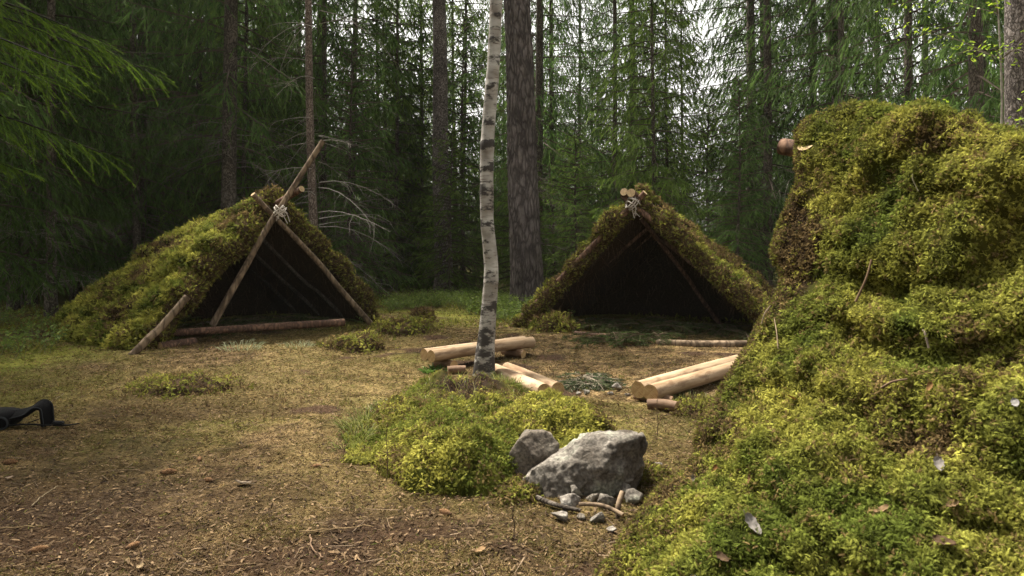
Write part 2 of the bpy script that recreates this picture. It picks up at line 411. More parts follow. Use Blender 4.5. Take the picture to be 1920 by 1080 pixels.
def mat_ground():
    m, nt, ns, L = newmat('forest_floor')
    out = N_(ns, 'ShaderNodeOutputMaterial'); tc = N_(ns, 'ShaderNodeTexCoord'); at = N_(ns, 'ShaderNodeAttribute', attribute_name='tint')
    n1 = N_(ns, 'ShaderNodeTexNoise', Scale=38., Detail=8., Roughness=.75); L.new(tc.outputs['Object'], n1.inputs['Vector'])
    mr = N_(ns, 'ShaderNodeMapRange'); mr.inputs[1].default_value = .32; mr.inputs[2].default_value = .68; mr.inputs[3].default_value = .3; mr.inputs[4].default_value = 1.6
    L.new(n1.outputs['Fac'], mr.inputs[0])
    sc = N_(ns, 'ShaderNodeVectorMath', operation='SCALE'); L.new(at.outputs['Color'], sc.inputs[0]); L.new(mr.outputs[0], sc.inputs['Scale'])
    p = N_(ns, 'ShaderNodeBsdfPrincipled', Roughness=.95); L.new(sc.outputs[0], p.inputs['Base Color']); p.inputs['Specular IOR Level'].default_value = .05
    b = N_(ns, 'ShaderNodeBump', Strength=.9, Distance=.03); L.new(n1.outputs['Fac'], b.inputs['Height']); L.new(b.outputs[0], p.inputs['Normal'])
    L.new(p.outputs[0], out.inputs[0]); return m
M['ground'] = mat_ground()

# palettes (real-world base colours)
STRAW = np.array((.20, .138, .066)); TAN = np.array((.122, .083, .042)); BROWN = np.array((.065, .038, .021)); DIRT = np.array((.032, .021, .015))
MOSSB = np.array((.255, .24, .048)); MOSSM = np.array((.09, .113, .02)); MOSSD = np.array((.045, .06, .012)); MOSSDRY = np.array((.155, .11, .045)); MOSSBR = np.array((.07, .046, .026))

def floor_tint(x, y):
    """what lies on the ground: trodden tan litter in the clearing, green moss at its borders, bare dirt, shade painted in at the near left"""
    P = np.stack([x, y, 0 * x], 1)
    a = fbm(P * 1.1, 4, 21); b = fbm(P * 5.5, 3, 31); c = fbm(P * .5, 3, 41)
    col = lerp3(TAN, STRAW, sstep(.4, .66, a * .6 + b * .4))
    e = fbm(P * 14, 3, 33)
    col = col * (1 - sstep(.47, .64, b)[:, None] * .55) * (1 - .55 * sstep(.50, .64, e)[:, None]) * (1 + .35 * sstep(.5, .36, e)[:, None])
    olive = np.array((.12, .10, .03))
    col = col * (1 - .45 * sstep(.45, .6, c)[:, None]) + olive[None] * .45 * sstep(.45, .6, c)[:, None]
    # bare dark soil at lower left-centre, trodden spots, and painted shade
    d = sstep(1.15, .2, np.hypot((x + .55) / 1.2, (y - 2.75) / .8)) * sstep(.38, .6, fbm(P * 3, 3, 51))
    d = np.maximum(d, sstep(1., .1, np.hypot((x + 3.2) / 1., (y - 4.1) / .7)) * .8 * sstep(.35, .6, fbm(P * 3, 3, 52)))
    d = np.maximum(d, .92 * sstep(.2, -2.2, x + .12 * (y - 3)) * sstep(6.5, 4.2, y) * sstep(.40, .58, fbm(P * 1.7, 4, 53)))  # broad near-left patches darken the colour in place of shade
    d = np.maximum(d, sstep(.66, .74, fbm(P * 1.9, 3, 61)))
    d = np.clip(d, 0, 1)[:, None]; col = col * (1 - d) + lerp3(DIRT, BROWN, b) * d
    # green border
    dist = np.hypot(x, y)
    gr = np.maximum(sstep(-2.9, -4.9, x + .25 * (y - 5)) * sstep(4.2, 6, y), sstep(9.5, 12.5, y) * .9)
    gr = gr * sstep(.33, .55, a); gr = np.maximum(gr, sstep(.58, .68, fbm(P * .9, 4, 71)) * sstep(3., 5., y) * .3)
    gr = np.clip(gr, 0, 1)[:, None]
    mossc = lerp3(MOSSM * .8, MOSSB * .8, b)
    col = col * (1 - gr) + mossc * gr
    far = sstep(13, 20, dist)[:, None]
    col = col * (1 - far) + far * lerp3((.05, .055, .018), (.10, .085, .035), a)
    return col, gr[:, 0], d[:, 0]  # last value: bare dirt plus the painted near-left shade

# ------------------------------------------------------------------ ground sheet
def make_ground():
    rr = np.concatenate([np.linspace(0, 16, 220), np.geomspace(16.3, 420, 70)]); na = 300
    th = np.arange(na) / na * 2 * np.pi
    X = rr[:, None] * np.sin(th)[None]; Y = rr[:, None] * np.cos(th)[None]
    Y = Y + 6.0
    x, y = X.ravel(), Y.ravel(); z = gz(x, y)
    c, _, _ = floor_tint(x, y)
    g = G(); i = np.arange(len(rr) - 1)[:, None] * na; j = np.arange(na)[None]; j2 = (j + 1) % na
    F = np.stack([i + j, i + na + j, i + na + j2, i + j2], -1).reshape(-1, 4)
    g.add(np.stack([x, y, z], 1), F, c)
    o = g.build('ground', M['ground'], smooth=True); tag(o, kind='structure')
make_ground()

def screen_scatter(n, dmin, dmax, xl=-.80, xr=.80, pw=1.0):
    """points on the ground; density falls with distance"""
    u = rng.random(n); inv = (1 / dmin) ** pw * (1 - u) + (1 / dmax) ** pw * u
    d = inv ** (-1 / pw); x = d * rng.uniform(xl, xr, n)
    return x, d

def make_litter():
    # flattened dry moss, needles and grass bits covering the trodden floor
    g = G(); n = 330000
    x, y = screen_scatter(n, 2.2, 15, pw=.75)
    c, gr, dirt = floor_tint(x, y)
    keep = rng.random(n) > dirt * .75; x, y, c, gr = x[keep], y[keep], c[keep], gr[keep]; n = len(x)
    z = gz(x, y)
    P = np.stack([x, y, z + .002], 1)
    az = rng.uniform(0, 2 * np.pi, n); el = np.abs(rng.normal(.2, .4, n))
    D = np.stack([np.cos(az) * np.cos(el), np.sin(az) * np.cos(el), np.sin(el)], 1)
    k = rng.random(n)[:, None]
    pick = np.where(k < .40, c * 1.2, np.where(k < .60, STRAW[None] * 1.15, np.where(k < .90, BROWN[None] * .9, np.where(k < .96, MOSSM[None] * .8, np.array((.24, .18, .105))[None]))))
    pick = pick * rng.uniform(.45, 1.45, (n, 1))
    s = np.clip(y / 5, .7, 2.2)
    Ln = rng.gamma(3, .0075, n) * s + .005; W = rng.uniform(.0015, .0042, n) * s
    blades(g, P, D, Ln, W, pick, bend=.25)
    tag(g.build('ground_litter', M['dry']), kind='stuff', label='dry needles, flattened moss and grass bits covering the clearing floor', cat='litter')
    g = G(); n = 15000; x, y = screen_scatter(n, 2.2, 9, -.8, .6, pw=.9); c, gr, dirt = floor_tint(x, y)
    az = rng.uniform(0, 6.28, n); el = np.abs(rng.normal(.15, .25, n)); D = np.stack([np.cos(az) * np.cos(el), np.sin(az) * np.cos(el), np.sin(el)], 1); t = rng.random(n) ** 1.6
    blades(g, np.stack([x, y, gz(x, y) + .006], 1), D, rng.uniform(.012, .045, n), rng.uniform(.004, .011, n), lerp3((.022, .014, .010), (.19, .13, .075), t) * rng.uniform(.7, 1.3, (n, 1)), bend=.2, N=np.stack([rng.normal(0, .5, n), rng.normal(0, .5, n), np.ones(n)], 1))
    tag(g.build('bark_litter', M['dry']), kind='stuff', label='brown bark flakes and leaf scraps lying on the clearing floor', cat='litter')
    # small moss fronds growing through
    g = G(); n = 60000
    x, y = screen_scatter(n, 2.2, 17, pw=.7)
    c, gr, dirt = floor_tint(x, y)
    P3 = np.stack([x, y, 0 * x], 1)
    w = np.clip(gr + .12 + .8 * sstep(.52, .66, fbm(P3 * 1.6, 3, 81)) * .6, 0, 1) * (1 - dirt)
    keep = rng.random(n) < w; x, y, gr = x[keep], y[keep], gr[keep]; n = len(x)
    P = np.stack([x, y, gz(x, y)], 1)
    t = np.clip(rng.random(n) * .8 + gr * .25, 0, 1)
    c = lerp3(MOSSDRY, MOSSM, t) * rng.uniform(.6, 1.35, (n, 1))
    s = np.clip(y / 5, .8, 2.4) * rng.uniform(.016, .034, n)
    fronds(g, P, np.tile([0, 0, 1.], (n, 1)), s, c, spread=.6)
    tag(g.build('ground_moss', M['moss']), kind='stuff', label='low green and yellow moss growing across the clearing floor', cat='moss')
    # dry moss cushions: the fine relief of the floor
    n = 26000; x, y = screen_scatter(n, 2.2, 13, -.8, .62, pw=.8)
    c, gr, dirt = floor_tint(x, y); P3 = np.stack([x, y, 0 * x], 1)
    keep = rng.random(n) < (.25 + .75 * sstep(.40, .62, fbm(P3 * 4.5, 3, 83))) * (1 - .8 * dirt); x, y, c, gr = x[keep], y[keep], c[keep], gr[keep]; n = len(x)
    t = rng.random(n); g2 = G(); sc = np.clip(y / 5, .75, 1.9)
    cc = np.where((t < .45)[:, None], c * 1.25, np.where((t < .7)[:, None], STRAW[None], np.where((t < .86)[:, None], np.array((.11, .10, .028))[None], BROWN[None] * 1.2))) * rng.uniform(.6, 1.3, (n, 1))
    for lo, hi in ((0, 3.2), (3.2, 5), (5, 20)):
        m = (y >= lo) & (y < hi); k = float(np.mean(sc[m])) if m.any() else 1
        if m.any(): tufts(g2, np.stack([x, y, gz(x, y) - .004], 1)[m], np.tile([0, 0, 1.], (m.sum(), 1)), 7, .022 * k, .013 * k, .017 * k, cc[m], spread=.6)
    tag(g2.build('dry_moss', M['moss']), kind='stuff', label='flattened straw-coloured dry moss on the clearing floor', cat='moss')
    # fallen birch leaves and bark flakes, small and past counting
    g = G(); n = 1500
    x, y = screen_scatter(n, 2.3, 11, -.78, .5, pw=1.0)
    m = rng.random(n) < np.where(x < .2, 1, .35); x, y = x[m], y[m]; n = len(x)
    leaf_cards(g, np.stack([x, y, gz(x, y) + .008], 1), rng.uniform(.006, .016, n) * np.clip(y / 5, .8, 1.7), rng.uniform(.05, .5, n),
               lerp3((.30, .21, .125), (.13, .075, .04), rng.random(n)) * rng.uniform(.6, 1.2, (n, 1)), wid=.65)
    tag(g.build('leaf_litter', M['dry']), kind='stuff', label='small fallen pale brown leaves strewn over the clearing floor', cat='leaves')
    g = G(); n = 300
    x, y = screen_scatter(n, 2.3, 10, -.78, .4, pw=1.0); z = gz(x, y)
    az = rng.uniform(0, 6.28, n); l = rng.uniform(.04, .16, n)
    P0 = np.stack([x, y, z + .008], 1); P1 = P0 + np.stack([np.cos(az) * l, np.sin(az) * l, rng.uniform(-.005, .02, n)], 1)
    sticks(g, P0, P1, rng.uniform(.001, .0032, n), .001, lerp3((.06, .042, .03), (.20, .145, .095), rng.random(n)))
    tag(g.build('twig_litter', M['twig']), kind='stuff', label='thin broken twigs strewn over the clearing floor', cat='twigs')

def leaf_cards(g, P, size, tilt, c, wid=.9):
    """curled pointed leaves, 8 triangles each"""
    n = len(P); az = rng.uniform(0, 6.28, n)
    T = np.array([(-1, 0, .12), (-.45, -.42, .16), (-.5, 0, 0), (-.45, .42, .2), (.3, -.46, .1), (.25, 0, -.03), (.3, .46, .22), (1.05, 0, .2)])
    F = np.array([(0, 1, 2), (0, 2, 3), (1, 4, 5), (1, 5, 2), (2, 5, 6), (2, 6, 3), (4, 7, 5), (5, 7, 6)])
    X = np.stack([np.cos(az), np.sin(az), 0 * az], 1); ta = rng.uniform(0, 6.28, n)
    N = unit(np.stack([np.cos(ta) * tilt, np.sin(ta) * tilt, np.ones(n)], 1)); Y = unit(np.cross(N, X)); X = np.cross(Y, N)
    TT = np.tile(T[None], (n, 1, 1)); TT[..., 2] *= rng.uniform(.3, 2.4, (n, 1))
    s = size[:, None, None]
    V = P[:, None] + s * (TT[..., 0:1] * X[:, None] + TT[..., 1:2] * wid * Y[:, None] + TT[..., 2:3] * N[:, None])
    g.add(V.reshape(-1, 3), (F[None] + (np.arange(n) * 8)[:, None, None]).reshape(-1, 3), np.repeat(c, 8, 0))
make_litter()

# ------------------------------------------------------------------ trees
def perp_frame(d):
    d = unit(d); s = unit(np.cross(d, [0, 0, 1.])); return s

def bough(gw, gl, o, az, L, a, b, c3, nb, nsp, slen, sw, hang, wr, greens, t0=.15, lmul=1., wc=(.09, .07, .055), bl=.004):
    """one spruce branch: wood curve, side branchlets, needles as small spikes"""
    d = np.array([math.cos(az), math.sin(az), 0.]); side = np.array([-d[1], d[0], 0.])
    tt = np.linspace(0, 1, 6); sag = rng.normal(0, .06)
    C = lambda t: o + d * (L * t)[:, None] + side * (L * sag * t * t)[:, None] + np.array([0, 0, 1.]) * (L * (a * t + b * t * t + c3 * t ** 3))[:, None]
    pts = C(tt)
    tube(gw, pts, wr * (1 - .85 * tt) + .002, 3, wc, cap=False)
    if nb < 1: return
    t = t0 + (1 - t0) * (np.arange(nb) + rng.random(nb)) / nb
    sg = np.where(np.arange(nb) % 2 == 0, 1., -1.)
    B = C(t)
    D = d[None] * rng.uniform(.35, .8, (nb, 1)) + side[None] * (sg * rng.uniform(.15, 1., nb))[:, None] + np.array([0, 0, -1.])[None] * (hang * rng.uniform(.1, 1.2, nb))[:, None]
    D = unit(D)
    l = lmul * np.clip((.16 + .42 * (1 - t)) * L * rng.uniform(.5, 1.1, nb), .09, .85)
    sticks(gw, B, B + D * l[:, None], bl, bl * .4, wc)
    q = np.sort(rng.random((nb, nsp)), 1) ** .85
    SP = B[:, None] + D[:, None] * (l[:, None] * q)[..., None] - np.array([0, 0, 1.]) * (.28 * hang * l[:, None] * q * q)[..., None]
    SD = unit(D[:, None] * .8 + np.array([0, 0, -.45]) * hang + rng.normal(size=(nb, nsp, 3)) * .30)
    col = lerp3(greens[0], greens[1], rng.random(nb) ** 1.3) * rng.uniform(.75, 1.25, (nb, 1))
    col = np.repeat(col[:, None], nsp, 1)
    tip = q[..., None] ** 3 * .35
    col = col * (1 - tip) + np.asarray(greens[2]) * tip
    m = nb * nsp
    spikes(gl, SP.reshape(m, 3), SD.reshape(m, 3), slen * rng.uniform(.6, 1.25, m), sw * rng.uniform(.7, 1.2, m), col.reshape(m, 3))

GREENS = ((.038, .074, .022), (.088, .152, .038), (.15, .21, .05))
GREENS_Y = ((.065, .115, .025), (.15, .225, .045), (.22, .29, .06))

def dead_branches(g, r, z0, z1, n, lmin, lmax, col=(.13, .115, .10), tw=7):
    for i in range(n):
        z = rng.uniform(z0, z1); az = rng.uniform(0, 6.28); L = rng.uniform(lmin, lmax)
        d = np.array([math.cos(az), math.sin(az), 0.]); s = np.array([-d[1], d[0], 0.])
        t = np.linspace(0, 1, 6); a = rng.uniform(-.1, .25); b = rng.uniform(-.65, -.1); w = rng.normal(0, .15)
        C = lambda t: np.array([0, 0, z]) + d * (r + L * t)[:, None] + s * (L * w * t ** 2)[:, None] + np.array([0, 0, 1.]) * (L * (a * t + b * t * t))[:, None]
        tube(g, C(t), .009 * (1 - .8 * t) * (.6 + L * .4), 3, np.array(col) * rng.uniform(.7, 1.5), cap=False)
        k = int(tw * L) + 2; tq = rng.uniform(.25, 1, k); B = C(tq); sg = rng.choice([-1, 1], k)
        D = unit(d * .6 + s * (sg * rng.uniform(.3, 1, k))[:, None] + np.array([0, 0, 1.]) * rng.uniform(-.9, .25, (k, 1)))
        l = rng.uniform(.15, .5, k) * L
        mid = B + D * l[:, None] * .5; end = mid + unit(D + np.array([0, 0, -.5]) + rng.normal(size=(k, 3)) * .25) * l[:, None] * .5
        cc = np.array(col) * rng.uniform(.7, 1.5, (k, 1))
        sticks(g, B, mid, .0035, .0025, cc); sticks(g, mid, end, .0025, .0012, cc)

def spruce_set(H, base, Lmax, nbr, nbl, nsp, slen, sw, hang, r0, ndead, greens=GREENS, bark='spruce_bark', deadL=(.5, 1.5), dead0=.6, lean=0):
    """returns (trunk, crown, dead) meshes"""
    gt, gl, gd = G(), G(), G()
    t = np.linspace(0, 1, 16); rad = r0 * (1 - t) ** .8 + .012; rad[0] *= 1.35
    rad[1] *= 1.0
    ctr = np.stack([.05 * np.sin(t * 5 + r0 * 30), .05 * np.cos(t * 4 + r0 * 50) - .05, t * H - .15], 1) * np.array([1, 1, 1.])
    tube(gt, ctr, rad, 12, (1, 1, 1), cap=True, wob=.06, seed=int(r0 * 1000))
    for i in range(nbr):
        h = base + (H - base) * (i + rng.random()) / nbr; rel = (h - base) / (H - base)
        L = Lmax * (1 - rel) ** .7 * rng.uniform(.55, 1.12) * min(1, .55 + rel * 6) + .18
        a = -.22 + .75 * rel + rng.normal(0, .1); b = -.30 + .1 * rel; c3 = .16
        o = np.array([np.interp(h, ctr[:, 2], ctr[:, 0]), np.interp(h, ctr[:, 2], ctr[:, 1]), h])
        nb = max(3, int(nbl * L / Lmax))
        bough(gl, gl, o, i * 2.4 + rng.normal(0, .4), L, a, b, c3, nb, nsp, slen, sw, hang, .02, greens)
    if ndead: dead_branches(gd, r0 * .8, dead0, base + 1.2, ndead, *deadL)
    return (gt.mesh('trunk', M[bark], True), gl.mesh('crown', M['needles']), gd.mesh('dead_branches', M['twig']) if ndead else None)

SETS = {}
SETS['tall1'] = spruce_set(19, 1.3, 2.7, 130, 25, 19, .16, .022, 1.2, .125, 26)
SETS['tall2'] = spruce_set(16, .9, 2.4, 120, 25, 19, .15, .021, 1.4, .085, 20)
SETS['tall3'] = spruce_set(21, 2.8, 2.6, 115, 24, 20, .16, .022, 1.3, .15, 46, deadL=(.6, 2.0))
SETS['tall4'] = spruce_set(14, .6, 2.2, 130, 25, 20, .15, .021, 1.1, .062, 14, greens=GREENS_Y)
SETS['bare1'] = spruce_set(17, 3.8, 2.2, 90, 22, 20, .15, .021, 1.3, .07, 60, deadL=(.5, 1.7))
SETS['young1'] = spruce_set(5.2, .2, 1.5, 100, 22, 20, .085, .015, .5, .04, 0, greens=GREENS_Y)
SETS['young2'] = spruce_set(7.5, .25, 1.8, 115, 24, 20, .10, .016, .75, .05, 8)
SETS['young3'] = spruce_set(3.4, .15, 1.2, 85, 20, 20, .075, .013, .45, .03, 0, greens=GREENS_Y)

def place_tree(kind, x, y, label, group=None, s=1., rz=None, name='spruce_tree', dead=True):
    me = SETS[kind]
    t = thing(name, label, 'tree', (x, y, g1(x, y)), rng.uniform(0, 6.28) if rz is None else rz, group)
    t.scale = (s, s, s)
    link('trunk', me[0], t); link('crown', me[1], t)
    if me[2] and dead: link('dead_branches', me[2], t)
    return t

# trees one can pick out by their trunks: (kind, pixel x, depth, scale, label)
picked = [
    ('tall3', 428, 15.2, 1.1, 'dark thick-trunked spruce rising straight behind the roof of the left shelter'),
    ('tall2', 92, 12.5, .95, 'dark spruce at the left border with grey dead lower twigs'),
    ('tall1', 262, 17.2, 1., 'dark spruce standing between the left border and the thick spruce behind the left shelter'),
    ('bare1', 612, 17.0, 1., 'slim dark spruce just right of the thin reddish pine trunk'),
    ('bare1', 664, 18.5, 1.05, 'slim bare-stemmed spruce between thin reddish pine and the stout scaly trunk'),
    ('tall4', 742, 21.0, 1., 'light green spruce filling the gap left of the stout scaly trunk'),
    ('tall3', 1006, 19.0, .9, 'dark spruce trunk showing just right of the great fissured pine'),
    ('tall2', 1150, 19.5, .95, 'dark layered spruce standing between the great pine and the right shelter peak'),
    ('tall4', 1222, 15.5, .8, 'slim spruce right above the peak of the right shelter'),
    ('tall4', 1250, 19.5, .8, 'spruce with sky on its right side, just right of the right shelter peak'),
    ('tall1', 1436, 16.6, .9, 'broad spruce behind the right slope of the right shelter'),
    ('tall3', 1530, 19.5, .85, 'spruce rising over the pole ends of the foreground shelter'),
    ('bare1', 1582, 15.0, 1.0, 'slim dark spruce stem rising over the crest of the foreground shelter'),
    ('young2', 1385, 13.6, .62, 'young bright spruce beside the right slope of the right shelter'),
    ('young1', 1330, 17.2, .95, 'young light green spruce just behind the right shelter roof'),
    ('young2', 660, 16.2, .85, 'bushy young spruce behind the right foot of the left shelter'),
    ('young1', 1082, 16.5, .8, 'young spruce low behind the left foot of the right shelter'),
    ('tall4', 706, 23.5, 1.15, 'sunlit light green spruce just left of the stout scaly trunk, higher than its neighbour'),
    ('tall4', 872, 24.0, 1.1, 'light green spruce filling the gap between the stout scaly trunk and the birch'),
    ('tall2', 790, 31.0, 1.2, 'far spruce partly hidden by the stout scaly trunk'),
    ('young2', 870, 20.5, 1.1, 'bushy young spruce low between the stout scaly trunk and the birch'),
    ('tall1', 1830, 9.6, .8, 'drooping spruce with combed hanging twigs at the right border'),
    ('tall2', 1700, 12.5, .95, 'spruce with long hanging boughs above the crest of the foreground shelter'),
]
occ = []
for kd, px, d, s, lb in picked:
    x = (px - 960) / 1280 * d
    place_tree(kd, x, d, lb, s=s); occ.append((x, d))
occ += [(.25, 14.5), (-1.98, 18.8), (-4.0, 14.2)]

REG = [(-9e9, 120, 'at the far left of the forest', 'far left'), (120, 700, 'in the dark stand behind the left shelter', 'behind left shelter'),
       (700, 960, 'in the gap between the left shelter and the birch', 'centre gap'), (960, 1170, 'between the great pine and the right shelter', 'right of pine'),
       (1170, 1460, 'in the stand behind the right shelter', 'behind right shelter'), (1460, 9e9, 'behind the moss crest of the foreground shelter', 'behind foreground shelter')]
def region(px):
    for a, b, t, g in REG:
        if a <= px < b: return t, g

def scatter_forest(n, dmin, dmax, kinds, gap, smin, smax, what, dens=lambda px: 1., tries=6000, xr=.86):
    k = 0
    for _ in range(tries):
        if k >= n: break
        d = math.sqrt(rng.uniform(dmin ** 2, dmax ** 2)); x = d * rng.uniform(-xr, xr); px = 960 + 1280 * x / d
        if rng.random() > dens(px): continue
        if 640 < px < 1010 and d < (16.5 if 'young' in what else 20): continue                # open view between the shelters
        if x > -1 and d < 14.5: continue
        if -7.5 < x < -1.5 and d < 12.9: continue
        rx_, ry_ = x + 4.6, d - 9.6; al_ = (-rx_ + ry_) * .707
        if 0 < al_ < 7 and abs(rx_ + ry_) * .707 < 2.3: continue           # keeps the sunny gap over the left shelter
        if any((x - a) ** 2 + (d - b) ** 2 < gap ** 2 for a, b in occ): continue
        occ.append((x, d)); t, g = region(px)
        kd = kinds[rng.integers(0, len(kinds))]
        place_tree(kd, x, d, f'{what} {t}', f'{what.split(" ",1)[1]}s {g}', s=rng.uniform(smin, smax)); k += 1

scatter_forest(15, 8.5, 16, ['tall1', 'tall2', 'tall3'], 1.6, .85, 1.1, 'tall near spruce', lambda p: 1. if p < 560 else 0.)
scatter_forest(46, 14, 28, ['tall1', 'tall2', 'tall3', 'bare1', 'tall4', 'tall4'], 1.9, .85, 1.15, 'tall spruce', lambda p: 1. if p < 600 else .06)
scatter_forest(36, 27, 52, ['tall4', 'tall2', 'tall4', 'tall1'], 2.2, .9, 1.2, 'distant spruce', lambda p: 1. if p < 600 else .06)
scatter_forest(44, 15.5, 30, ['tall2', 'young2', 'tall1', 'young2'], 1.5, .9, 1.15, 'dark spruce', lambda p: 1. if p < 590 else 0.)
scatter_forest(84, 16.5, 40, ['young1', 'young2', 'young2', 'young3'], 1.1, .8, 1.25, 'young spruce', lambda p: .9)
scatter_forest(40, 42, 75, ['young2', 'young2', 'young1', 'tall4'], 2.0, .9, 1.3, 'far spruce', lambda p: .9 if p < 600 else .3)

# ---- pines / birch with modelled trunks
def trunk_mesh(g, P, rad, k, seed, amp, sx, sz, c=(1, 1, 1)):
    """trunk with bark relief modelled into the surface"""
    P = np.asarray(P, float); n = len(P); th = np.arange(k) / k * 2 * np.pi
    q = np.stack([np.cos(th)[None] * sx + 0 * P[:, :1], np.sin(th)[None] * sx + 0 * P[:, :1], P[:, 2:3] * sz + 0 * th[None]], -1).reshape(-1, 3)
    q2 = q + 1.2 * np.stack([vnoise(q * .7, seed + 5), vnoise(q * .7, seed + 6), vnoise(q * .7, seed + 7)], 1)
    w, _ = worley(q2, seed); rel = (np.clip(.75 - w, -.3, .6) + .35 * (fbm(q * 3, 3, seed + 9) - .5)).reshape(n, k)
    rr = rad[:, None] * (1 + .05 * np.cos(2 * th + seed)[None] * 1) + amp * rel
    V = P[:, None] + rr[..., None] * np.stack([np.cos(th), np.sin(th), 0 * th], 1)[None]
    i = np.arange(n - 1)[:, None] * k; j = np.arange(k)[None]; j2 = (j + 1) % k
    g.add(V.reshape(-1, 3), np.stack([i + j, i + j2, i + k + j2, i + k + j], -1).reshape(-1, 4), c)
    g.add(np.vstack([V[-1], P[-1]]), np.stack([np.arange(k), (np.arange(k) + 1) % k, np.full(k, k)], 1), (1, 1, 1))

def pine(name, label, px_base, d, lean_top_x, dia, H, bark, k=72, n=420, amp=.03, sx=3.2, sz=1.5, seed=3, crown_base=.55, zt=None):
    x = (px_base - 960) / 1280 * d; t = thing(name, label, 'tree', (x, d, g1(x, d)))
    z = np.concatenate([np.linspace(-.2, 9.5, n), np.linspace(9.8, H, 20)])
    ztop = 1.25 + 465 / 1280 * d; dx = (lean_top_x - px_base) / 1280 * d
    P = np.stack([dx * z / ztop + .02 * np.sin(z * .9 + seed), 0 * z, z], 1)
    rad = dia / 2 * (1 - z / H * .75); rad = rad * (1 + .35 * np.exp(-np.clip(z, 0, 9) / .28))
    g = G(); trunk_mesh(g, P, rad, k, seed, amp, sx, sz); g.build('trunk', M[bark], t, smooth=False)
    gl = G()
    for i in range(34):
        h = H * (crown_base + (1 - crown_base) * (i + .5) / 34); rel = (h / H - crown_base) / (1 - crown_base)
        bough(gl, gl, np.array([np.interp(h, P[:, 2], P[:, 0]), 0, h]), i * 2.4, 3.0 * (1 - rel) ** .6 + .4, .15, -.1, .1, 16, 12, .16, .04, .2, .03, GREENS)
    gl.build('crown', M['needles'], t)
    return t
pine('pine_tree', 'great grey pine with deeply fissured bark just right of the birch', 991, 14.5, 968, .70, 21, 'pine_bark', 130, 760, .05, 6.5, 3.4, seed=3)
pine('pine_tree', 'stout straight trunk with fine scaly grey bark, left of the birch', 832, 18.2, 822, .49, 20, 'scaly_bark', 60, 420, .012, 8, 6, seed=8)
tp = pine('pine_tree', 'thin reddish pine trunk rising behind the left shelter peak', 592, 13.6, 577, .185, 15, 'red_bark', 28, 260, .006, 5, 6, seed=14, crown_base=.62)
g = G(); dead_branches(g, .07, .6, 6, 46, .5, 1.7, (.20, .18, .16), 6); g.build('dead_branches', M['twig'], tp)
pine('pine_tree', 'dark grey trunk cut by the right border of the photo', 1916, 7.4, 1907, .24, 16, 'scaly_bark', 40, 260, .008, 6, 5, seed=21)

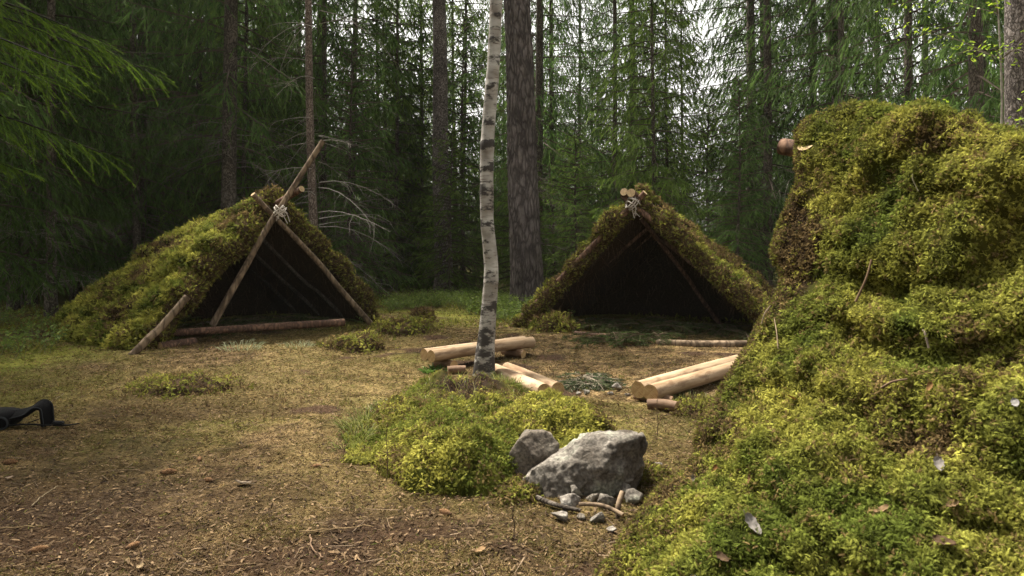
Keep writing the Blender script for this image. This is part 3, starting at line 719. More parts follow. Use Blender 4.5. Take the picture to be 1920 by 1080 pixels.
for x_, y_, s_, lb in [(-5.6, 1.2, 1., 'unseen tall spruce added for shade beyond the left border, level with the viewpoint'), (-7.6, 3.0, .9, 'unseen tall spruce added for shade beyond the left border, behind the near hanging boughs'), (-4.6, -2.2, 1., 'unseen tall spruce added for shade behind the viewpoint on the left'), (-8.0, -.8, 1.1, 'unseen tall spruce added for shade behind the viewpoint at the far left'), (-1.6, -4.6, 1., 'unseen tall spruce added for shade straight behind the viewpoint')]:  # spruces out of view, added to shade the near left ground
    place_tree('tall1', x_, y_, lb, s=s_)
def birch():
    d = 6.4; x0 = (908 - 960) / 1280 * d
    t = thing('birch_tree', 'slender white birch with black bark patches standing in the clearing', 'tree', (x0, d, g1(x0, d)))
    pts = [(908, 735), (908, 700), (912, 640), (918, 560), (921, 500), (913, 400), (914, 270), (925, 120), (930, 0), (936, -160), (930, -500), (935, -900)]
    wid = [56, 43, 33, 28, 26, 25, 25, 24, 23, 22, 20, 12]
    P = np.array([((a - 960) / 1280 * d - x0, 0, 1.25 - (b - 465) / 1280 * d - g1(x0, d)) for a, b in pts])
    n = 420; S = spline(P, n); w = np.interp(S[:, 2], P[:, 2], np.array(wid) / 1280 * d / 2)
    k = 40; th = np.arange(k) / k * 2 * np.pi
    q = np.stack([np.cos(th)[None] * 2 + 0 * S[:, :1], np.sin(th)[None] * 2 + 0 * S[:, :1], S[:, 2:3] * 6 + 0 * th[None]], -1).reshape(-1, 3)
    low = np.exp(-np.clip(S[:, 2], 0, 9) / .35)[:, None]
    rel = (fbm(q, 4, 77) - .5).reshape(n, k) * (.008 + .035 * low)
    # swollen knots where the black marks sit; the marks themselves are in 'tint'
    mark = np.zeros((n, k))
    for zc, a0, hw, aw, st in [(.95, 4.2, .03, 1.6, .12), (1.22, 4.9, .035, 1.2, .13), (1.47, 4.3, .05, 2.2, .16), (1.64, 5.1, .025, 1.6, .12), (1.80, 4.6, .07, 2.5, .2), (2.03, 4.9, .035, 2.0, .15),
                               (2.24, 4.8, .05, 2.4, .22), (2.43, 5.0, .03, .7, .14), (2.62, 5.3, .03, .5, .16), (2.78, 4.4, .045, 1.0, .22), (2.98, 5.5, .04, .4, .18), (3.22, 4.7, .035, .9, .2), (3.45, 5.2, .025, 1.2, .2)]:
        da = np.abs((th - a0 + np.pi) % (2 * np.pi) - np.pi)
        mark += .85 * st * np.exp(-((S[:, 2:3] - zc) / hw) ** 2 * 1.2) * np.exp(-(da / aw) ** 2)[None]
    rr = w[:, None] + rel + mark * .035
    V = S[:, None] + rr[..., None] * np.stack([np.cos(th), np.sin(th), 0 * th], 1)[None]
    g = G(); i = np.arange(n - 1)[:, None] * k; j = np.arange(k)[None]; j2 = (j + 1) % k
    c = np.repeat(mark.reshape(-1, 1), 3, 1)
    g.add(V.reshape(-1, 3), np.stack([i + j, i + j2, i + k + j2, i + k + j], -1).reshape(-1, 4), c)
    g.build('trunk', M['birch'], t, smooth=True)
    g = G(); gw = G()
    for i in range(22):
        z = 4.4 + i * .16; az = i * 2.4; L = rng.uniform(.7, 1.4)
        o = np.array([np.interp(z, S[:, 2], S[:, 0]), 0, z]); dr = np.array([math.cos(az), math.sin(az), .7])
        q = spline([o, o + dr * L * .5, o + dr * L + np.array([0, 0, -.25])], 7); tube(gw, q, np.linspace(.012, .003, 7), 4, (.08, .06, .05), cap=False)
        k2 = 34; B = q[rng.integers(2, 7, k2)]; D = unit(rng.normal(size=(k2, 3)) + [0, 0, -.4]); l = rng.uniform(.1, .35, k2)
        sticks(gw, B, B + D * l[:, None], .003, .0015, (.09, .07, .06))
        E = B + D * (l * rng.uniform(.4, 1, k2))[:, None]
        leaf_cards(g, E, rng.uniform(.014, .024, k2), rng.uniform(.2, 1.5, k2), lerp3((.10, .17, .02), (.2, .28, .04), rng.random(k2)))
    tag(gw.build('limbs', M['twig'], t)); g.build('crown', M['leaf'], t)
birch()

# ---- near spruce whose boughs hang into the upper left corner
def near_spruce():
    x, y = -6.3, 5.4
    t = thing('spruce_tree', 'near spruce whose bright green boughs hang into the upper left corner', 'tree', (x, y, g1(x, y)))
    gt = G(); z = np.linspace(-.2, 15, 30); tube(gt, np.stack([0 * z, 0 * z, z], 1), .2 * (1 - z / 16.5), 14, wob=.06); gt.build('trunk', M['spruce_bark'], t, smooth=True)
    gl = G(); gr = ((.05, .095, .012), (.12, .20, .02), (.20, .29, .035))
    for z in np.arange(2.35, 6.0, .14):
        az = rng.uniform(-.75, .75); L = rng.uniform(2.0, 3.3)
        bough(gl, gl, np.array([0, 0, z]), az, L, .12, -.42, .10, 66, 100, .034, .0045, .7, .018, gr, t0=.15, lmul=.66, wc=(.018, .015, .012), bl=.0015)
    for z in np.linspace(1.5, 14, 46):
        bough(gl, gl, np.array([0, 0, z]), rng.uniform(.9, 5.4), 2.6 * (1 - z / 15.5) + .3, -.1, -.25, .15, 18, 13, .12, .034, .7, .02, GREENS)
    gl.build('crown', M['needles_near'], t)
    gd = G(); dead_branches(gd, .15, .8, 3.2, 22, .8, 2.2, (.06, .052, .042), 7); gd.build('dead_branches', M['twig'], t)
near_spruce()

# a leafy sapling at the right border
def sapling():
    d = 7.0; x = (1868 - 960) / 1280 * d
    t = thing('deciduous_sapling', 'slim sapling with fresh yellow-green leaves at the right border', 'sapling', (x, d, g1(x, d)))
    gw, g = G(), G()
    st = spline([(0, 0, -.05), (-.04, .02, 1.2), (.06, 0, 2.6), (.0, .05, 4.6)], 14); tube(gw, st, np.linspace(.022, .005, 14), 6, (.2, .18, .15))
    for i in range(34):
        k = rng.integers(3, 14); o = st[k]; az = rng.uniform(1.8, 5.2); L = rng.uniform(.4, 1.25)
        dr = np.array([math.cos(az), math.sin(az) * .6, rng.uniform(.0, .5)])
        q = spline([o, o + dr * L * .5 + [0, 0, .04], o + dr * L + [0, 0, -.06]], 6); tube(gw, q, np.linspace(.006, .0015, 6), 3, (.16, .14, .11), cap=False)
        n = int(26 * L) + 4; B = q[rng.integers(1, 6, n)] + rng.normal(0, .06, (n, 3))
        leaf_cards(g, B, rng.uniform(.016, .03, n), rng.uniform(.2, 1.4, n), lerp3((.15, .24, .02), (.30, .40, .04), rng.random(n)))
    gw.build('stem', M['twig'], t); g.build('leaves', M['leaf'], t)
sapling()

# ------------------------------------------------------------------ shelters
def resample(P, n):
    P = np.asarray(P, float); s = np.concatenate([[0], np.cumsum(np.linalg.norm(np.diff(P, axis=0), axis=1))])
    u = np.linspace(0, s[-1], n); return np.stack([np.interp(u, s, P[:, k]) for k in range(P.shape[1])], 1)

def shelter_cover(parent, A, f, H, profL, profR, D, hb, na, nu, th, lump, lsc, seed, fs, nfront, pal, brown=.35, profL2=None, slope_w=(1, 1), rag=.10, browns=None, u2=.45, profR2=None, ridge=None, course=.5, step=.06, fwd=(0., 0.), damp=0.):
    """moss slab over an A-frame. f: unit vector (ground) towards the R side seen from the opening; back = away from opening"""
    f = unit(np.array([f[0], f[1], 0.])); back = np.array([-f[1], f[0], 0.])       # front looks along -back
    def prof(pl, pr):
        left = resample([(-s, z) for s, z in pl][::-1], na); right = resample(pr, na)
        return np.vstack([left, right[1:]])
    p1 = prof(profL, profR); p2 = prof(profL2 or profL, profR2 or profR); nc = len(p1)
    uu = np.concatenate([np.linspace(0, 1, nu), 1 + np.linspace(0, 1, 14)[1:] * .32])
    a = np.linspace(-1, 1, nc)
    b = sstep(0, u2, uu)[:, None]
    s = p1[None, :, 0] * (1 - b) + p2[None, :, 0] * b; z = p1[None, :, 1] * (1 - b) + p2[None, :, 1] * b
    hk = 1 + (hb / H - 1) * np.clip(uu, 0, 1)
    if ridge is not None: hk = np.interp(np.clip(uu, 0, 1), ridge[0], np.array(ridge[1]) / H)
    close = np.clip((uu - 1) / .32, 0, 1)
    z = z * hk[:, None] * (1 - close ** 1.3)[:, None]; s = s * (1 - .35 * close ** 1.5)[:, None]
    fr = np.exp(-uu / .12)[:, None]
    jag = (fbm(np.stack([a * 9, 0 * a + seed, 0 * a], 1), 3, seed) - .5) * 2 * rag
    fw = np.where(a < 0, fwd[0], fwd[1]) * sstep(.08, .3, np.abs(a))
    uo = uu[:, None] * D + fr * (jag[None] * sstep(.0, .2, np.abs(a))[None] - fw[None])
    base = np.array([A[0], A[1], 0.])
    X = base + s[..., None] * f + uo[..., None] * back; X[..., 2] += z + g1(*A)
    X[..., 2] = np.where(z < .03, X[..., 2] - .08, X[..., 2])
    def normals(X):
        n = np.cross(np.gradient(X, axis=1), np.gradient(X, axis=0)); return unit(n)
    Nn = normals(X)
    if Nn[3, nc // 4 if True else 0, 2] < 0: Nn = -Nn
    # lumps: cushions
    q = X.reshape(-1, 3) * lsc; q = q + .35 * np.stack([vnoise(q * 1.7, seed + 1), vnoise(q * 1.7, seed + 2), vnoise(q * 1.7, seed + 3)], 1)
    w1, cid = worley(q, seed); w2, _ = worley(q * 2.7, seed + 7)
    h = lump * (np.clip(.85 - w1, -.2, .8) * 1.6 + .8 * (.55 - w2) + .6 * (fbm(q * .5, 3, seed + 4) - .5) * 2 + (cid - .5) * .9)
    h = h.reshape(X.shape[:2])
    ds = np.linalg.norm(np.diff(X, axis=1), axis=2); arc = np.concatenate([np.zeros((len(X), 1)), np.cumsum(ds, 1)], 1); arc = np.abs(arc - arc[:, na - 1:na])
    ph = (arc / course + 1.5 * (fbm(X.reshape(-1, 3) * 1.1, 3, seed + 60).reshape(arc.shape) - .5) * 2) % 1.0
    h = h + step * (sstep(0, .8, ph) * sstep(1., .86, ph) - .4)
    h = h * (1 - damp * (1 - sstep(0, .16, uu)))[:, None]
    O = X + Nn * h[..., None]
    I = X - Nn * th
    r, c = X.shape[:2]
    idx = np.arange(r * c).reshape(r, c)
    Q = np.stack([idx[:-1, :-1], idx[:-1, 1:], idx[1:, 1:], idx[1:, :-1]], -1).reshape(-1, 4)
    # rounded front rim: several rows from outer to inner edge
    k = 7; ang = np.linspace(0, np.pi, k)[:, None, None]
    mid = (O[0] + I[0]) / 2; half = (O[0] - I[0]) / 2
    rim = mid[None] + np.cos(ang) * half[None] - back[None, None] * np.sin(ang) * (np.linalg.norm(half, axis=1)[None, :, None] * .8)
    rim = rim + (fbm(rim.reshape(-1, 3) * 7, 3, seed + 30).reshape(k, c)[..., None] - .5) * .09 * (np.sin(ang))
    ir = np.arange(k * c).reshape(k, c); QR = np.stack([ir[:-1, :-1], ir[1:, :-1], ir[1:, 1:], ir[:-1, 1:]], -1).reshape(-1, 4)
    def vcol(P, n):
        m = fbm(P * 2.3, 3, seed + 40); m2 = fbm(P * 6, 3, seed + 41)
        t = np.clip(.5 + (m2 - .5) * 2.4, 0, 1)
        col = lerp3(pal[0], pal[1], t)
        br = sstep(1 - brown - .1, 1 - brown + .06, m * .7 + m2 * .3 + (.12 if browns is None else browns(P)))
        return col, br
    cO, bO = vcol(O.reshape(-1, 3), None)
    cO = cO * (1 - bO[:, None]) + MOSSBR * bO[:, None]
    g = G(); Of = O.reshape(-1, 3)
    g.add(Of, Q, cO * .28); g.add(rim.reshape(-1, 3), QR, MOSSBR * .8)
    # frond carpet
    T = np.concatenate([Q[:, [0, 1, 2]], Q[:, [0, 2, 3]]])
    cen = Of[T].mean(1)
    ca = np.concatenate([(np.arange(r * c).reshape(r, c)[:-1, :-1] % c).ravel()] * 2)
    w = np.where(ca < c // 2, slope_w[0], slope_w[1]).astype(float)
    w = w * np.clip((14 / np.maximum(np.linalg.norm(cen - [0, 0, 1.25], axis=1), .8)) ** 1.3, .2, 18) * (cen[:, 2] > -.05)
    P, Np, _ = sample_tris(Of, T, nfront // 11, w)
    sgn = np.sign(np.einsum('ij,ij->i', Np, P - (base + back * D * .5 + [0, 0, .3]))); Np = Np * sgn[:, None]
    col, br = vcol(P, Np)
    n = len(P); ub = rng.random(n) < br * .85
    col = col * rng.uniform(.55, 1.4, (n, 1))
    dry = rng.random(n) < .10
    col[dry] = MOSSDRY * rng.uniform(.8, 1.3, (dry.sum(), 1))
    col[ub] = lerp3(MOSSBR, MOSSDRY, rng.random(ub.sum())) * rng.uniform(.6, 1.3, (ub.sum(), 1))
    size = fs * rng.uniform(.6, 1.45, n)
    tufts(g, P - Np * fs * .3, Np, 11, fs * 1.0, fs * .9, fs, col)
    # rim fronds and hanging roots
    TR = np.concatenate([QR[:, [0, 1, 2]], QR[:, [0, 2, 3]]]); nr = int(nfront * .10)
    P, Np, _ = sample_tris(rim.reshape(-1, 3), TR, nr); Np = np.where((np.einsum('ij,j->i', Np, -back) < 0)[:, None], -Np, Np)
    zz = rng.random(nr); col = np.where((zz < .45)[:, None], lerp3(pal[0], pal[1], rng.random(nr)), lerp3(MOSSBR, MOSSDRY, rng.random(nr))) * rng.uniform(.5, 1.2, (nr, 1))
    fronds(g, P, Np, fs * rng.uniform(.7, 1.5, nr), col, spread=.6)
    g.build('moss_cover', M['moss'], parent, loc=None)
    # underside: spruce branches laid on the poles
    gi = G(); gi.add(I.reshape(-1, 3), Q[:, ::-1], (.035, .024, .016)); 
    n = 900; P, Np, _ = sample_tris(I.reshape(-1, 3), np.concatenate([Q[:, [0, 2, 1]], Q[:, [0, 3, 2]]]), n)
    Dv = unit(np.array([0, 0, -1.]) + back * rng.normal(0, .6, (n, 1)) + rng.normal(size=(n, 3)) * .4)
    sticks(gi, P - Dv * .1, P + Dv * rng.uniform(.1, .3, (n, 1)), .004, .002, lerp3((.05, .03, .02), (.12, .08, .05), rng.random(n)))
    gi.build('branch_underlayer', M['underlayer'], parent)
    return f, back, X, O, rim

def pole(name, parent, P0, P1, r0, r1, mat='pole_bark', bow=.03, endc=None, k=12):
    P0 = np.array(P0, float); P1 = np.array(P1, float); mid = (P0 + P1) / 2 + rng.normal(0, bow, 3)
    q0 = P0 * .7 + P1 * .3 + rng.normal(0, bow * .6, 3)
    S = spline([P0, q0, mid, P1], 18); g = G()
    tube(g, S, np.linspace(r0, r1, 18), k, (1, 1, 1), True, (.45, .33, .19), wob=.08, seed=int(abs(P0[0]) * 100), mcap=1)
    return g.build(name, [M[mat], M['dry']], parent, smooth=True)

def rope_lashing(parent, C, axis1, axis2, r, n=7, rr=.008):
    g = G(); C = np.array(C, float)
    for i in range(n):
        ax = unit(axis1 if i % 2 else axis2) + rng.normal(0, .15, 3); ax = unit(ax)
        u = unit(np.cross(ax, [.3, 1, .2])); v = np.cross(ax, u); th = np.linspace(0, 2 * np.pi, 20)
        off = ax * rng.uniform(-.05, .05); r1 = r * rng.uniform(.9, 1.15)
        tube(g, C + off + r1 * (np.cos(th)[:, None] * u + 1.15 * np.sin(th)[:, None] * v), rr, 5, np.array((.42, .38, .33)) * rng.uniform(.7, 1.15), cap=False)
    for i in range(4):
        e = C + rng.normal(0, .03, 3); dr = np.array([rng.normal(0, .3), -.25, -1.])
        q = spline([e, e + dr * .06 + rng.normal(0, .02, 3), e + dr * .15], 8); tube(g, q, rr * .8, 4, (.40, .36, .31))
    g.build('rope_lashing', M['rope'], parent)

PAL_LIT = (MOSSM * 1.1, MOSSB * 1.25)  # moss colours raised on the left roof to stand in for light
# --- left shelter
AL = np.array([-3.50, 10.1]); fl = unit(np.array([2.16, 3.1]))     # right side of opening lies farther away
tl = thing('moss_shelter', 'left mossy A-frame shelter with a long pole jutting up from its peak', 'shelter', (0, 0, 0))
pL = [(0, 1.78), (.35, 1.58), (.8, 1.22), (1.3, .82), (1.75, .42), (2.1, .05), (2.2, -.05)]
pR = [(0, 1.82), (.35, 1.58), (.85, 1.20), (1.35, .80), (1.78, .36), (2.0, .05), (2.08, -.05)]
f, back, X, O, rim = shelter_cover(tl, AL, fl, 1.78, pL, pR, 2.2, 1.55, 64, 54, .24, .10, 2.6, 3, .06, 70000, PAL_LIT, brown=.27, slope_w=(1.5, 1), rag=.16, fwd=(.14, .02), ridge=([0, .12, .3, .5, 1], [2.0, 2.0, 1.82, 1.72, 1.55]))
def onL(s, u, z): return np.array([AL[0], AL[1], 0]) + np.append(fl, 0) * s + back * u + np.array([0, 0, z])
gl_ = g1(*AL)
def seen(px, py, d): return np.array([(px - 960) / 1280 * d, d, 1.25 - (py - 465) / 1280 * d])
pole('frame_pole', tl, seen(398, 610, 9.25), seen(606, 264, 9.75), .045, .038, 'pole_bark', .02)
pole('frame_pole', tl, seen(694, 606, 10.9), seen(474, 364, 9.55), .046, .036, 'pole_bark', .02)
pole('ridge_pole', tl, onL(.02, 2.0, 1.22), seen(566, 354, 9.55), .045, .045, 'dark_pole', .02)
pole('side_pole', tl, seen(246, 668, 7.95), seen(352, 556, 8.30), .046, .042, 'pole_bark', .02)
for u, s0 in ((.5, -1), (1.1, -1), (1.7, -1), (.5, 1), (1.1, 1), (1.7, 1)):
    pole('rafter', tl, onL(s0 * (1.75), u, .05), onL(0, u, 1.5), .03, .024, 'spruce_bark', .02, k=7)
rope_lashing(tl, seen(525, 396, 9.5), (1, .3, .9), (-.9, -.3, .9), .085)

# --- right shelter
AR = np.array([1.80, 9.85]); fr_ = unit(np.array([.90, -.44]))
tr = thing('moss_shelter', 'right mossy A-frame shelter with a wide low opening and twine-bound peak', 'shelter', (0, 0, 0))
pL = [(0, 1.86), (.3, 1.60), (.75, 1.15), (1.2, .72), (1.6, .34), (1.95, .05), (2.05, -.05)]
pR = [(0, 1.86), (.3, 1.66), (.75, 1.27), (1.2, .86), (1.7, .42), (2.1, .05), (2.2, -.05)]
f2, back2, X2, O2, rim2 = shelter_cover(tr, AR, fr_, 1.86, pL, pR, 2.2, 1.78, 60, 50, .20, .075, 3.0, 13, .055, 70000, (MOSSM, MOSSB * 1.1), brown=.40, slope_w=(1, 1.4), rag=.12, fwd=(.02, .13), ridge=([0, .1, .22, .4, 1], [2.03, 2.03, 1.90, 1.84, 1.76]))
def onR(s, u, z): return np.array([AR[0], AR[1], 0]) + np.append(fr_, 0) * s + back2 * u + np.array([0, 0, z])
pole('frame_pole', tr, onR(-2.0, -.02, 0), onR(.15, -.10, 2.04), .05, .042, 'dark_pole', .02)
pole('frame_pole', tr, onR(2.05, -.02, 0), onR(-.20, -.06, 2.02), .05, .042, 'dark_pole', .02)
pole('ridge_pole', tr, onR(.02, 2.3, 1.6), onR(-.02, -.22, 2.03), .05, .06, 'dark_pole', .01)
pole('ridge_pole', tr, onR(-.1, 1.5, 1.6), onR(-.13, -.20, 2.05), .045, .055, 'dark_pole', .01)
pole('prop_pole', tr, onR(.98, 1.25, .05), onR(.03, .12, 1.68), .032, .028, 'dark_pole', .02)
for u, s0 in ((.6, -1), (1.2, -1), (1.8, -1), (.6, 1), (1.2, 1), (1.8, 1)):
    pole('rafter', tr, onR(s0 * 1.8, u, .05), onR(0, u, 1.55), .035, .028, 'dark_pole', .02, k=7)
rope_lashing(tr, onR(-.02, -.14, 1.88), (1, .2, .9), (-1, -.2, .9), .09)

# --- foreground shelter seen from behind its side
AM = np.array([1.40, 3.17]); fm = unit(np.array([-.79, -.61]))    # R side faces the camera
tm = thing('moss_shelter', 'large moss-covered shelter flank filling the right foreground', 'shelter', (0, 0, 0))
pR = [(0, 1.82), (.06, 1.76), (.11, 1.60), (.17, 1.32), (.26, 1.08), (.38, .91), (.56, .70), (.73, .55), (.92, .39), (1.36, .13), (1.50, 0), (1.6, -.08)]
pR2 = [(0, 1.82), (.14, 1.76), (.27, 1.56), (.40, 1.22), (.52, 1.02), (.70, .90), (.95, .66), (1.2, .45), (1.45, .2), (1.62, 0), (1.7, -.08)]
pL = [(0, 1.80), (.35, 1.55), (.8, 1.1), (1.2, .7), (1.6, .25), (1.8, 0), (1.9, -.08)]
def mound_brown(P):
    # the torn front edge of the cover is dry and brown
    along = (P[:, :2] - AM) @ np.array([.61, -.79]); return .04 + .17 * sstep(.28, .0, along)
f3, back3, X3, O3, rim3 = shelter_cover(tm, AM, fm, 1.80, pL, pR, 2.6, 1.02, 190, 170, .16, .066, 3.3, 23, .0165, 560000, (MOSSM, MOSSB), brown=.26, profR2=pR2, slope_w=(.5, 6), rag=.07, browns=mound_brown, u2=.35, course=.46, step=.055, damp=.75, ridge=([0, .06, .12, .19, .31, .5, 1], [1.86, 1.87, 1.84, 1.77, 1.56, 1.42, 1.1]))
def onM(s, u, z): return np.array([AM[0], AM[1], 0]) + np.append(fm, 0) * s + back3 * u + np.array([0, 0, z])
pole('ridge_pole', tm, onM(.0, 1.9, 1.2), onM(.0, -.16, 1.74), .040, .04, 'dark_pole', .01)
pole('ridge_pole', tm, onM(-.1, 1.5, 1.2), onM(-.09, -.06, 1.68), .035, .038, 'dark_pole', .01)
pole('frame_pole', tm, onM(.60, .30, 0), onM(-.06, .10, 1.60), .04, .035, 'dark_pole', .01)
pole('frame_pole', tm, onM(-1.75, .12, 0), onM(.1, .02, 1.72), .045, .04, 'dark_pole', .02)

# ------------------------------------------------------------------ beds in the shelters
def log_obj(name, label, P0, P1, r0, r1, mat, cat='log', k=14, tint=(1, 1, 1), parent=None, wob=.05, capm='cut', seed=1):
    P0 = np.array(P0, float); P1 = np.array(P1, float); L = np.linalg.norm(P1 - P0); x = np.linspace(0, L, 22)
    g = G(); bow = .012 * np.sin(x / L * 3.1) * rng.normal()
    tube(g, np.stack([x, bow, bow * .5], 1), np.linspace(r0, r1, 22), k, tint, True, (1, 1, 1), m=0, mcap=1, wob=wob, seed=seed)
    o = g.build(name, [M[mat], M[capm]], parent, smooth=True)
    d = (P1 - P0) / L; o.location = P0; o.rotation_mode = 'QUATERNION'
    o.rotation_quaternion = Vector((1, 0, 0)).rotation_difference(Vector(d))
    if label: tag(o, label, cat)
    return o

def bough_bed(label, cx, cy, ax, ay, L, W, n, name='bough_bed'):
    g = G(); u, v = rng.uniform(-1, 1, n), rng.uniform(-1, 1, n)
    ax = np.array(ax); ay = np.array(ay)
    P = np.array([cx, cy]) + u[:, None] * ax * L + v[:, None] * ay * W
    z = gz(P[:, 0], P[:, 1]) + .05 + .12 * rng.random(n) * (1 - u * u * .6)
    for i in range(n):
        bough(g, g, np.array([P[i, 0], P[i, 1], z[i]]), rng.uniform(0, 6.28), rng.uniform(.3, .6), .12, -.3, .0, 14, 14, .05, .010, .15, .006, ((.03, .05, .015), (.07, .10, .03), (.12, .15, .05)), wc=(.12, .09, .06))
    return tag(g.build(name, M['needles_near']), label, 'bedding')
bough_bed('green spruce boughs laid as bedding inside the left shelter', *(onL(-.05, .75, 0)[:2]), fl, back[:2], 1.3, .65, 80)
bough_bed('green spruce boughs laid as bedding inside the right shelter', *(onR(.15, .5, 0)[:2]), fr_, back2[:2], 1.4, .7, 80)
a, b = gp(285, 652), gp(645, 625)
log_obj('bed_log', 'long reddish log lying across the opening of the left shelter', (a[0], a[1], .17), (b[0], b[1], .16), .046, .055, 'dark_pole', seed=3)
a, b = gp(272, 660), gp(300, 668)
log_obj('bed_support', 'short dark log propping the left end of the bed log', (a[0] + .12, a[1] + .1, .05), (a[0] + .34, a[1] + .55, .05), .055, .055, 'dark_pole', seed=4)
a, b = gp(1078, 632), gp(1225, 640)
log_obj('bed_log', 'thin brown log edging the bed of the right shelter, near its left foot', (a[0], a[1], .05), (b[0] - .2, b[1] - .02, .05), .035, .035, 'dark_pole', seed=5)
a, b = gp(1230, 650), gp(1400, 652)
log_obj('bed_log', 'pale brown log edging the bed of the right shelter, beside the green boughs', (a[0], a[1], .05), (b[0], b[1], .05), .045, .045, 'pole_bark', seed=6)
p = gp(1190, 650)
bough_bed('loose green spruce boughs spilling out before the right shelter', p[0], p[1] + .1, (1, 0), (0, 1), .42, .28, 34, 'bough_heap')

# ------------------------------------------------------------------ log benches
def bench(label, E0, E1, zc, r, gap, supports, seed):
    E0 = np.array(E0); E1 = np.array(E1); d = unit(E1 - E0); nrm = np.array([-d[1], d[0]])
    zg = g1(*((E0 + E1) / 2))
    t = thing('log_bench', label, 'bench', ((E0[0] + E1[0]) / 2, (E0[1] + E1[1]) / 2, zg))
    m = np.array([*((E0 + E1) / 2), zg])
    for s in (-1, 1):
        a = np.array([*(E0 + nrm * s * gap + d * rng.uniform(-.02, .03)), zg + zc]) - m; b = np.array([*(E1 + nrm * s * gap + d * rng.uniform(-.04, .04)), zg + zc]) - m
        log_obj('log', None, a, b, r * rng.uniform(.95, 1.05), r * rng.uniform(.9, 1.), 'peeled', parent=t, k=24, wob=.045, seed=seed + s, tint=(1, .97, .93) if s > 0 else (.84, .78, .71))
    for w in supports:
        c = E0 + (E1 - E0) * w; hh = max(.03, (zc - r) / 2 + .004); rs = max(hh, .05)
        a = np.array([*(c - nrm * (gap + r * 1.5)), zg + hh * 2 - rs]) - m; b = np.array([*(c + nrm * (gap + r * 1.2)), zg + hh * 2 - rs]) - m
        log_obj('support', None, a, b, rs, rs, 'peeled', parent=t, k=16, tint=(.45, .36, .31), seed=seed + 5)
    return t
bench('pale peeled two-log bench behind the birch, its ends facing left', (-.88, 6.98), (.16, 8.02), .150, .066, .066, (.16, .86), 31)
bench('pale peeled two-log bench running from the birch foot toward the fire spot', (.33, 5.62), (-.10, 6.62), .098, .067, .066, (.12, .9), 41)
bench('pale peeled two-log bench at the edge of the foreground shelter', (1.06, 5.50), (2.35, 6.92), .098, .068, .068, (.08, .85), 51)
p = gp(1244, 768)
log_obj('log_stub', 'short stub of peeled log beside the right bench end', (p[0] - .10, p[1] + .10, g1(*p) + .035), (p[0] + .10, p[1] - .02, g1(*p) + .045), .045, .042, 'peeled', tint=(.42, .34, .30), seed=61)
p = gp(845, 697)
log_obj('log_stub', 'short stub of log under the left bench near its front end', (p[0] - .03, p[1] + .0, g1(*p) + .035), (p[0] + .15, p[1] + .02, g1(*p) + .04), .042, .04, 'peeled', tint=(.45, .36, .32), seed=62)

# ------------------------------------------------------------------ rocks
def rock(label, loc, pts, mat, sub=5, amp=.02, sc=7, seed=1, name='boulder', cat='boulder', group=None):
    bm = bmesh.new()
    for p in pts: bm.verts.new(p)
    bmesh.ops.convex_hull(bm, input=bm.verts)
    for v in [v for v in bm.verts if not v.link_faces]: bm.verts.remove(v)
    bmesh.ops.triangulate(bm, faces=bm.faces)
    ed = max(e.calc_length() for e in bm.edges); tgt = ed / (2 ** sub)
    for _ in range(sub):
        L = [e for e in bm.edges if e.calc_length() > tgt * 1.5]
        if not L: break
        bmesh.ops.subdivide_edges(bm, edges=L, cuts=1); bmesh.ops.triangulate(bm, faces=bm.faces)
    for _ in range(1): bmesh.ops.smooth_vert(bm, verts=bm.verts, factor=.5, use_axis_x=True, use_axis_y=True, use_axis_z=True)
    bm.normal_update()
    V = np.array([v.co for v in bm.verts]); Nn = np.array([v.normal for v in bm.verts])
    h = amp * ((fbm(V * sc, 4, seed) - .5) * 2.2 + .5 * (np.abs(fbm(V * sc * 2.3, 3, seed + 3) - .5) * 4 - .5))
    V = V + Nn * h[:, None]
    for v, c in zip(bm.verts, V): v.co = c
    me = bpy.data.meshes.new(name); bm.to_mesh(me); bm.free(); me.materials.append(M[mat])
    me.polygons.foreach_set('use_smooth', [True] * len(me.polygons))
    o = link(name, me, None, loc); tag(o, label, cat, group); return o
# main boulder: local frame x right, y away, z up, placed at d about 3.45
k = 3.40 / 1280
def rp(px, py, dy): return ((px - 1110) * k, dy, (948 - py) * k * .84)
p = gp(1110, 945)
rock('large angular grey granite boulder with a flat top and pale lichen', (p[0], p[1] + .12, g1(*p) - .03),
     [rp(986, 908, -.02), rp(998, 884, -.03), rp(1062, 862, -.06), rp(1088, 838, -.03), rp(1110, 816, .02), rp(1165, 822, -.06), rp(1214, 814, .02), rp(1228, 838, .03), rp(1212, 890, .0), rp(1196, 905, -.05),
      rp(1150, 935, -.10), rp(1060, 950, -.12), rp(1000, 950, -.06), rp(1120, 840, .30), rp(1215, 835, .30), rp(1010, 900, .2), rp(1215, 950, .3), rp(1000, 950, .25), rp(1200, 960, 0), rp(1130, 866, -.12)], 'granite', 6, .030, 6, 5)
p = gp(1005, 925)
k2 = 3.55 / 1280
def rq(px, py, dy): return ((px - 1010) * k2, dy, (932 - py) * k2)
rock('smooth brown boulder leaning behind the left end of the grey boulder', (p[0] - .02, p[1] + .10, g1(*p) - .02),
     [rq(964, 885, -.02), rq(968, 862, -.02), rq(985, 838, -.02), rq(1010, 826, 0), rq(1040, 828, .02), rq(1064, 850, 0), rq(1058, 862, -.02), rq(966, 930, -.02), rq(990, 940, -.06), rq(1050, 930, 0), rq(1000, 840, .2), rq(1050, 850, .2), rq(975, 900, .2), rq(1050, 930, .2), rq(1020, 870, -.07)], 'brown_rock', 5, .010, 8, 9)

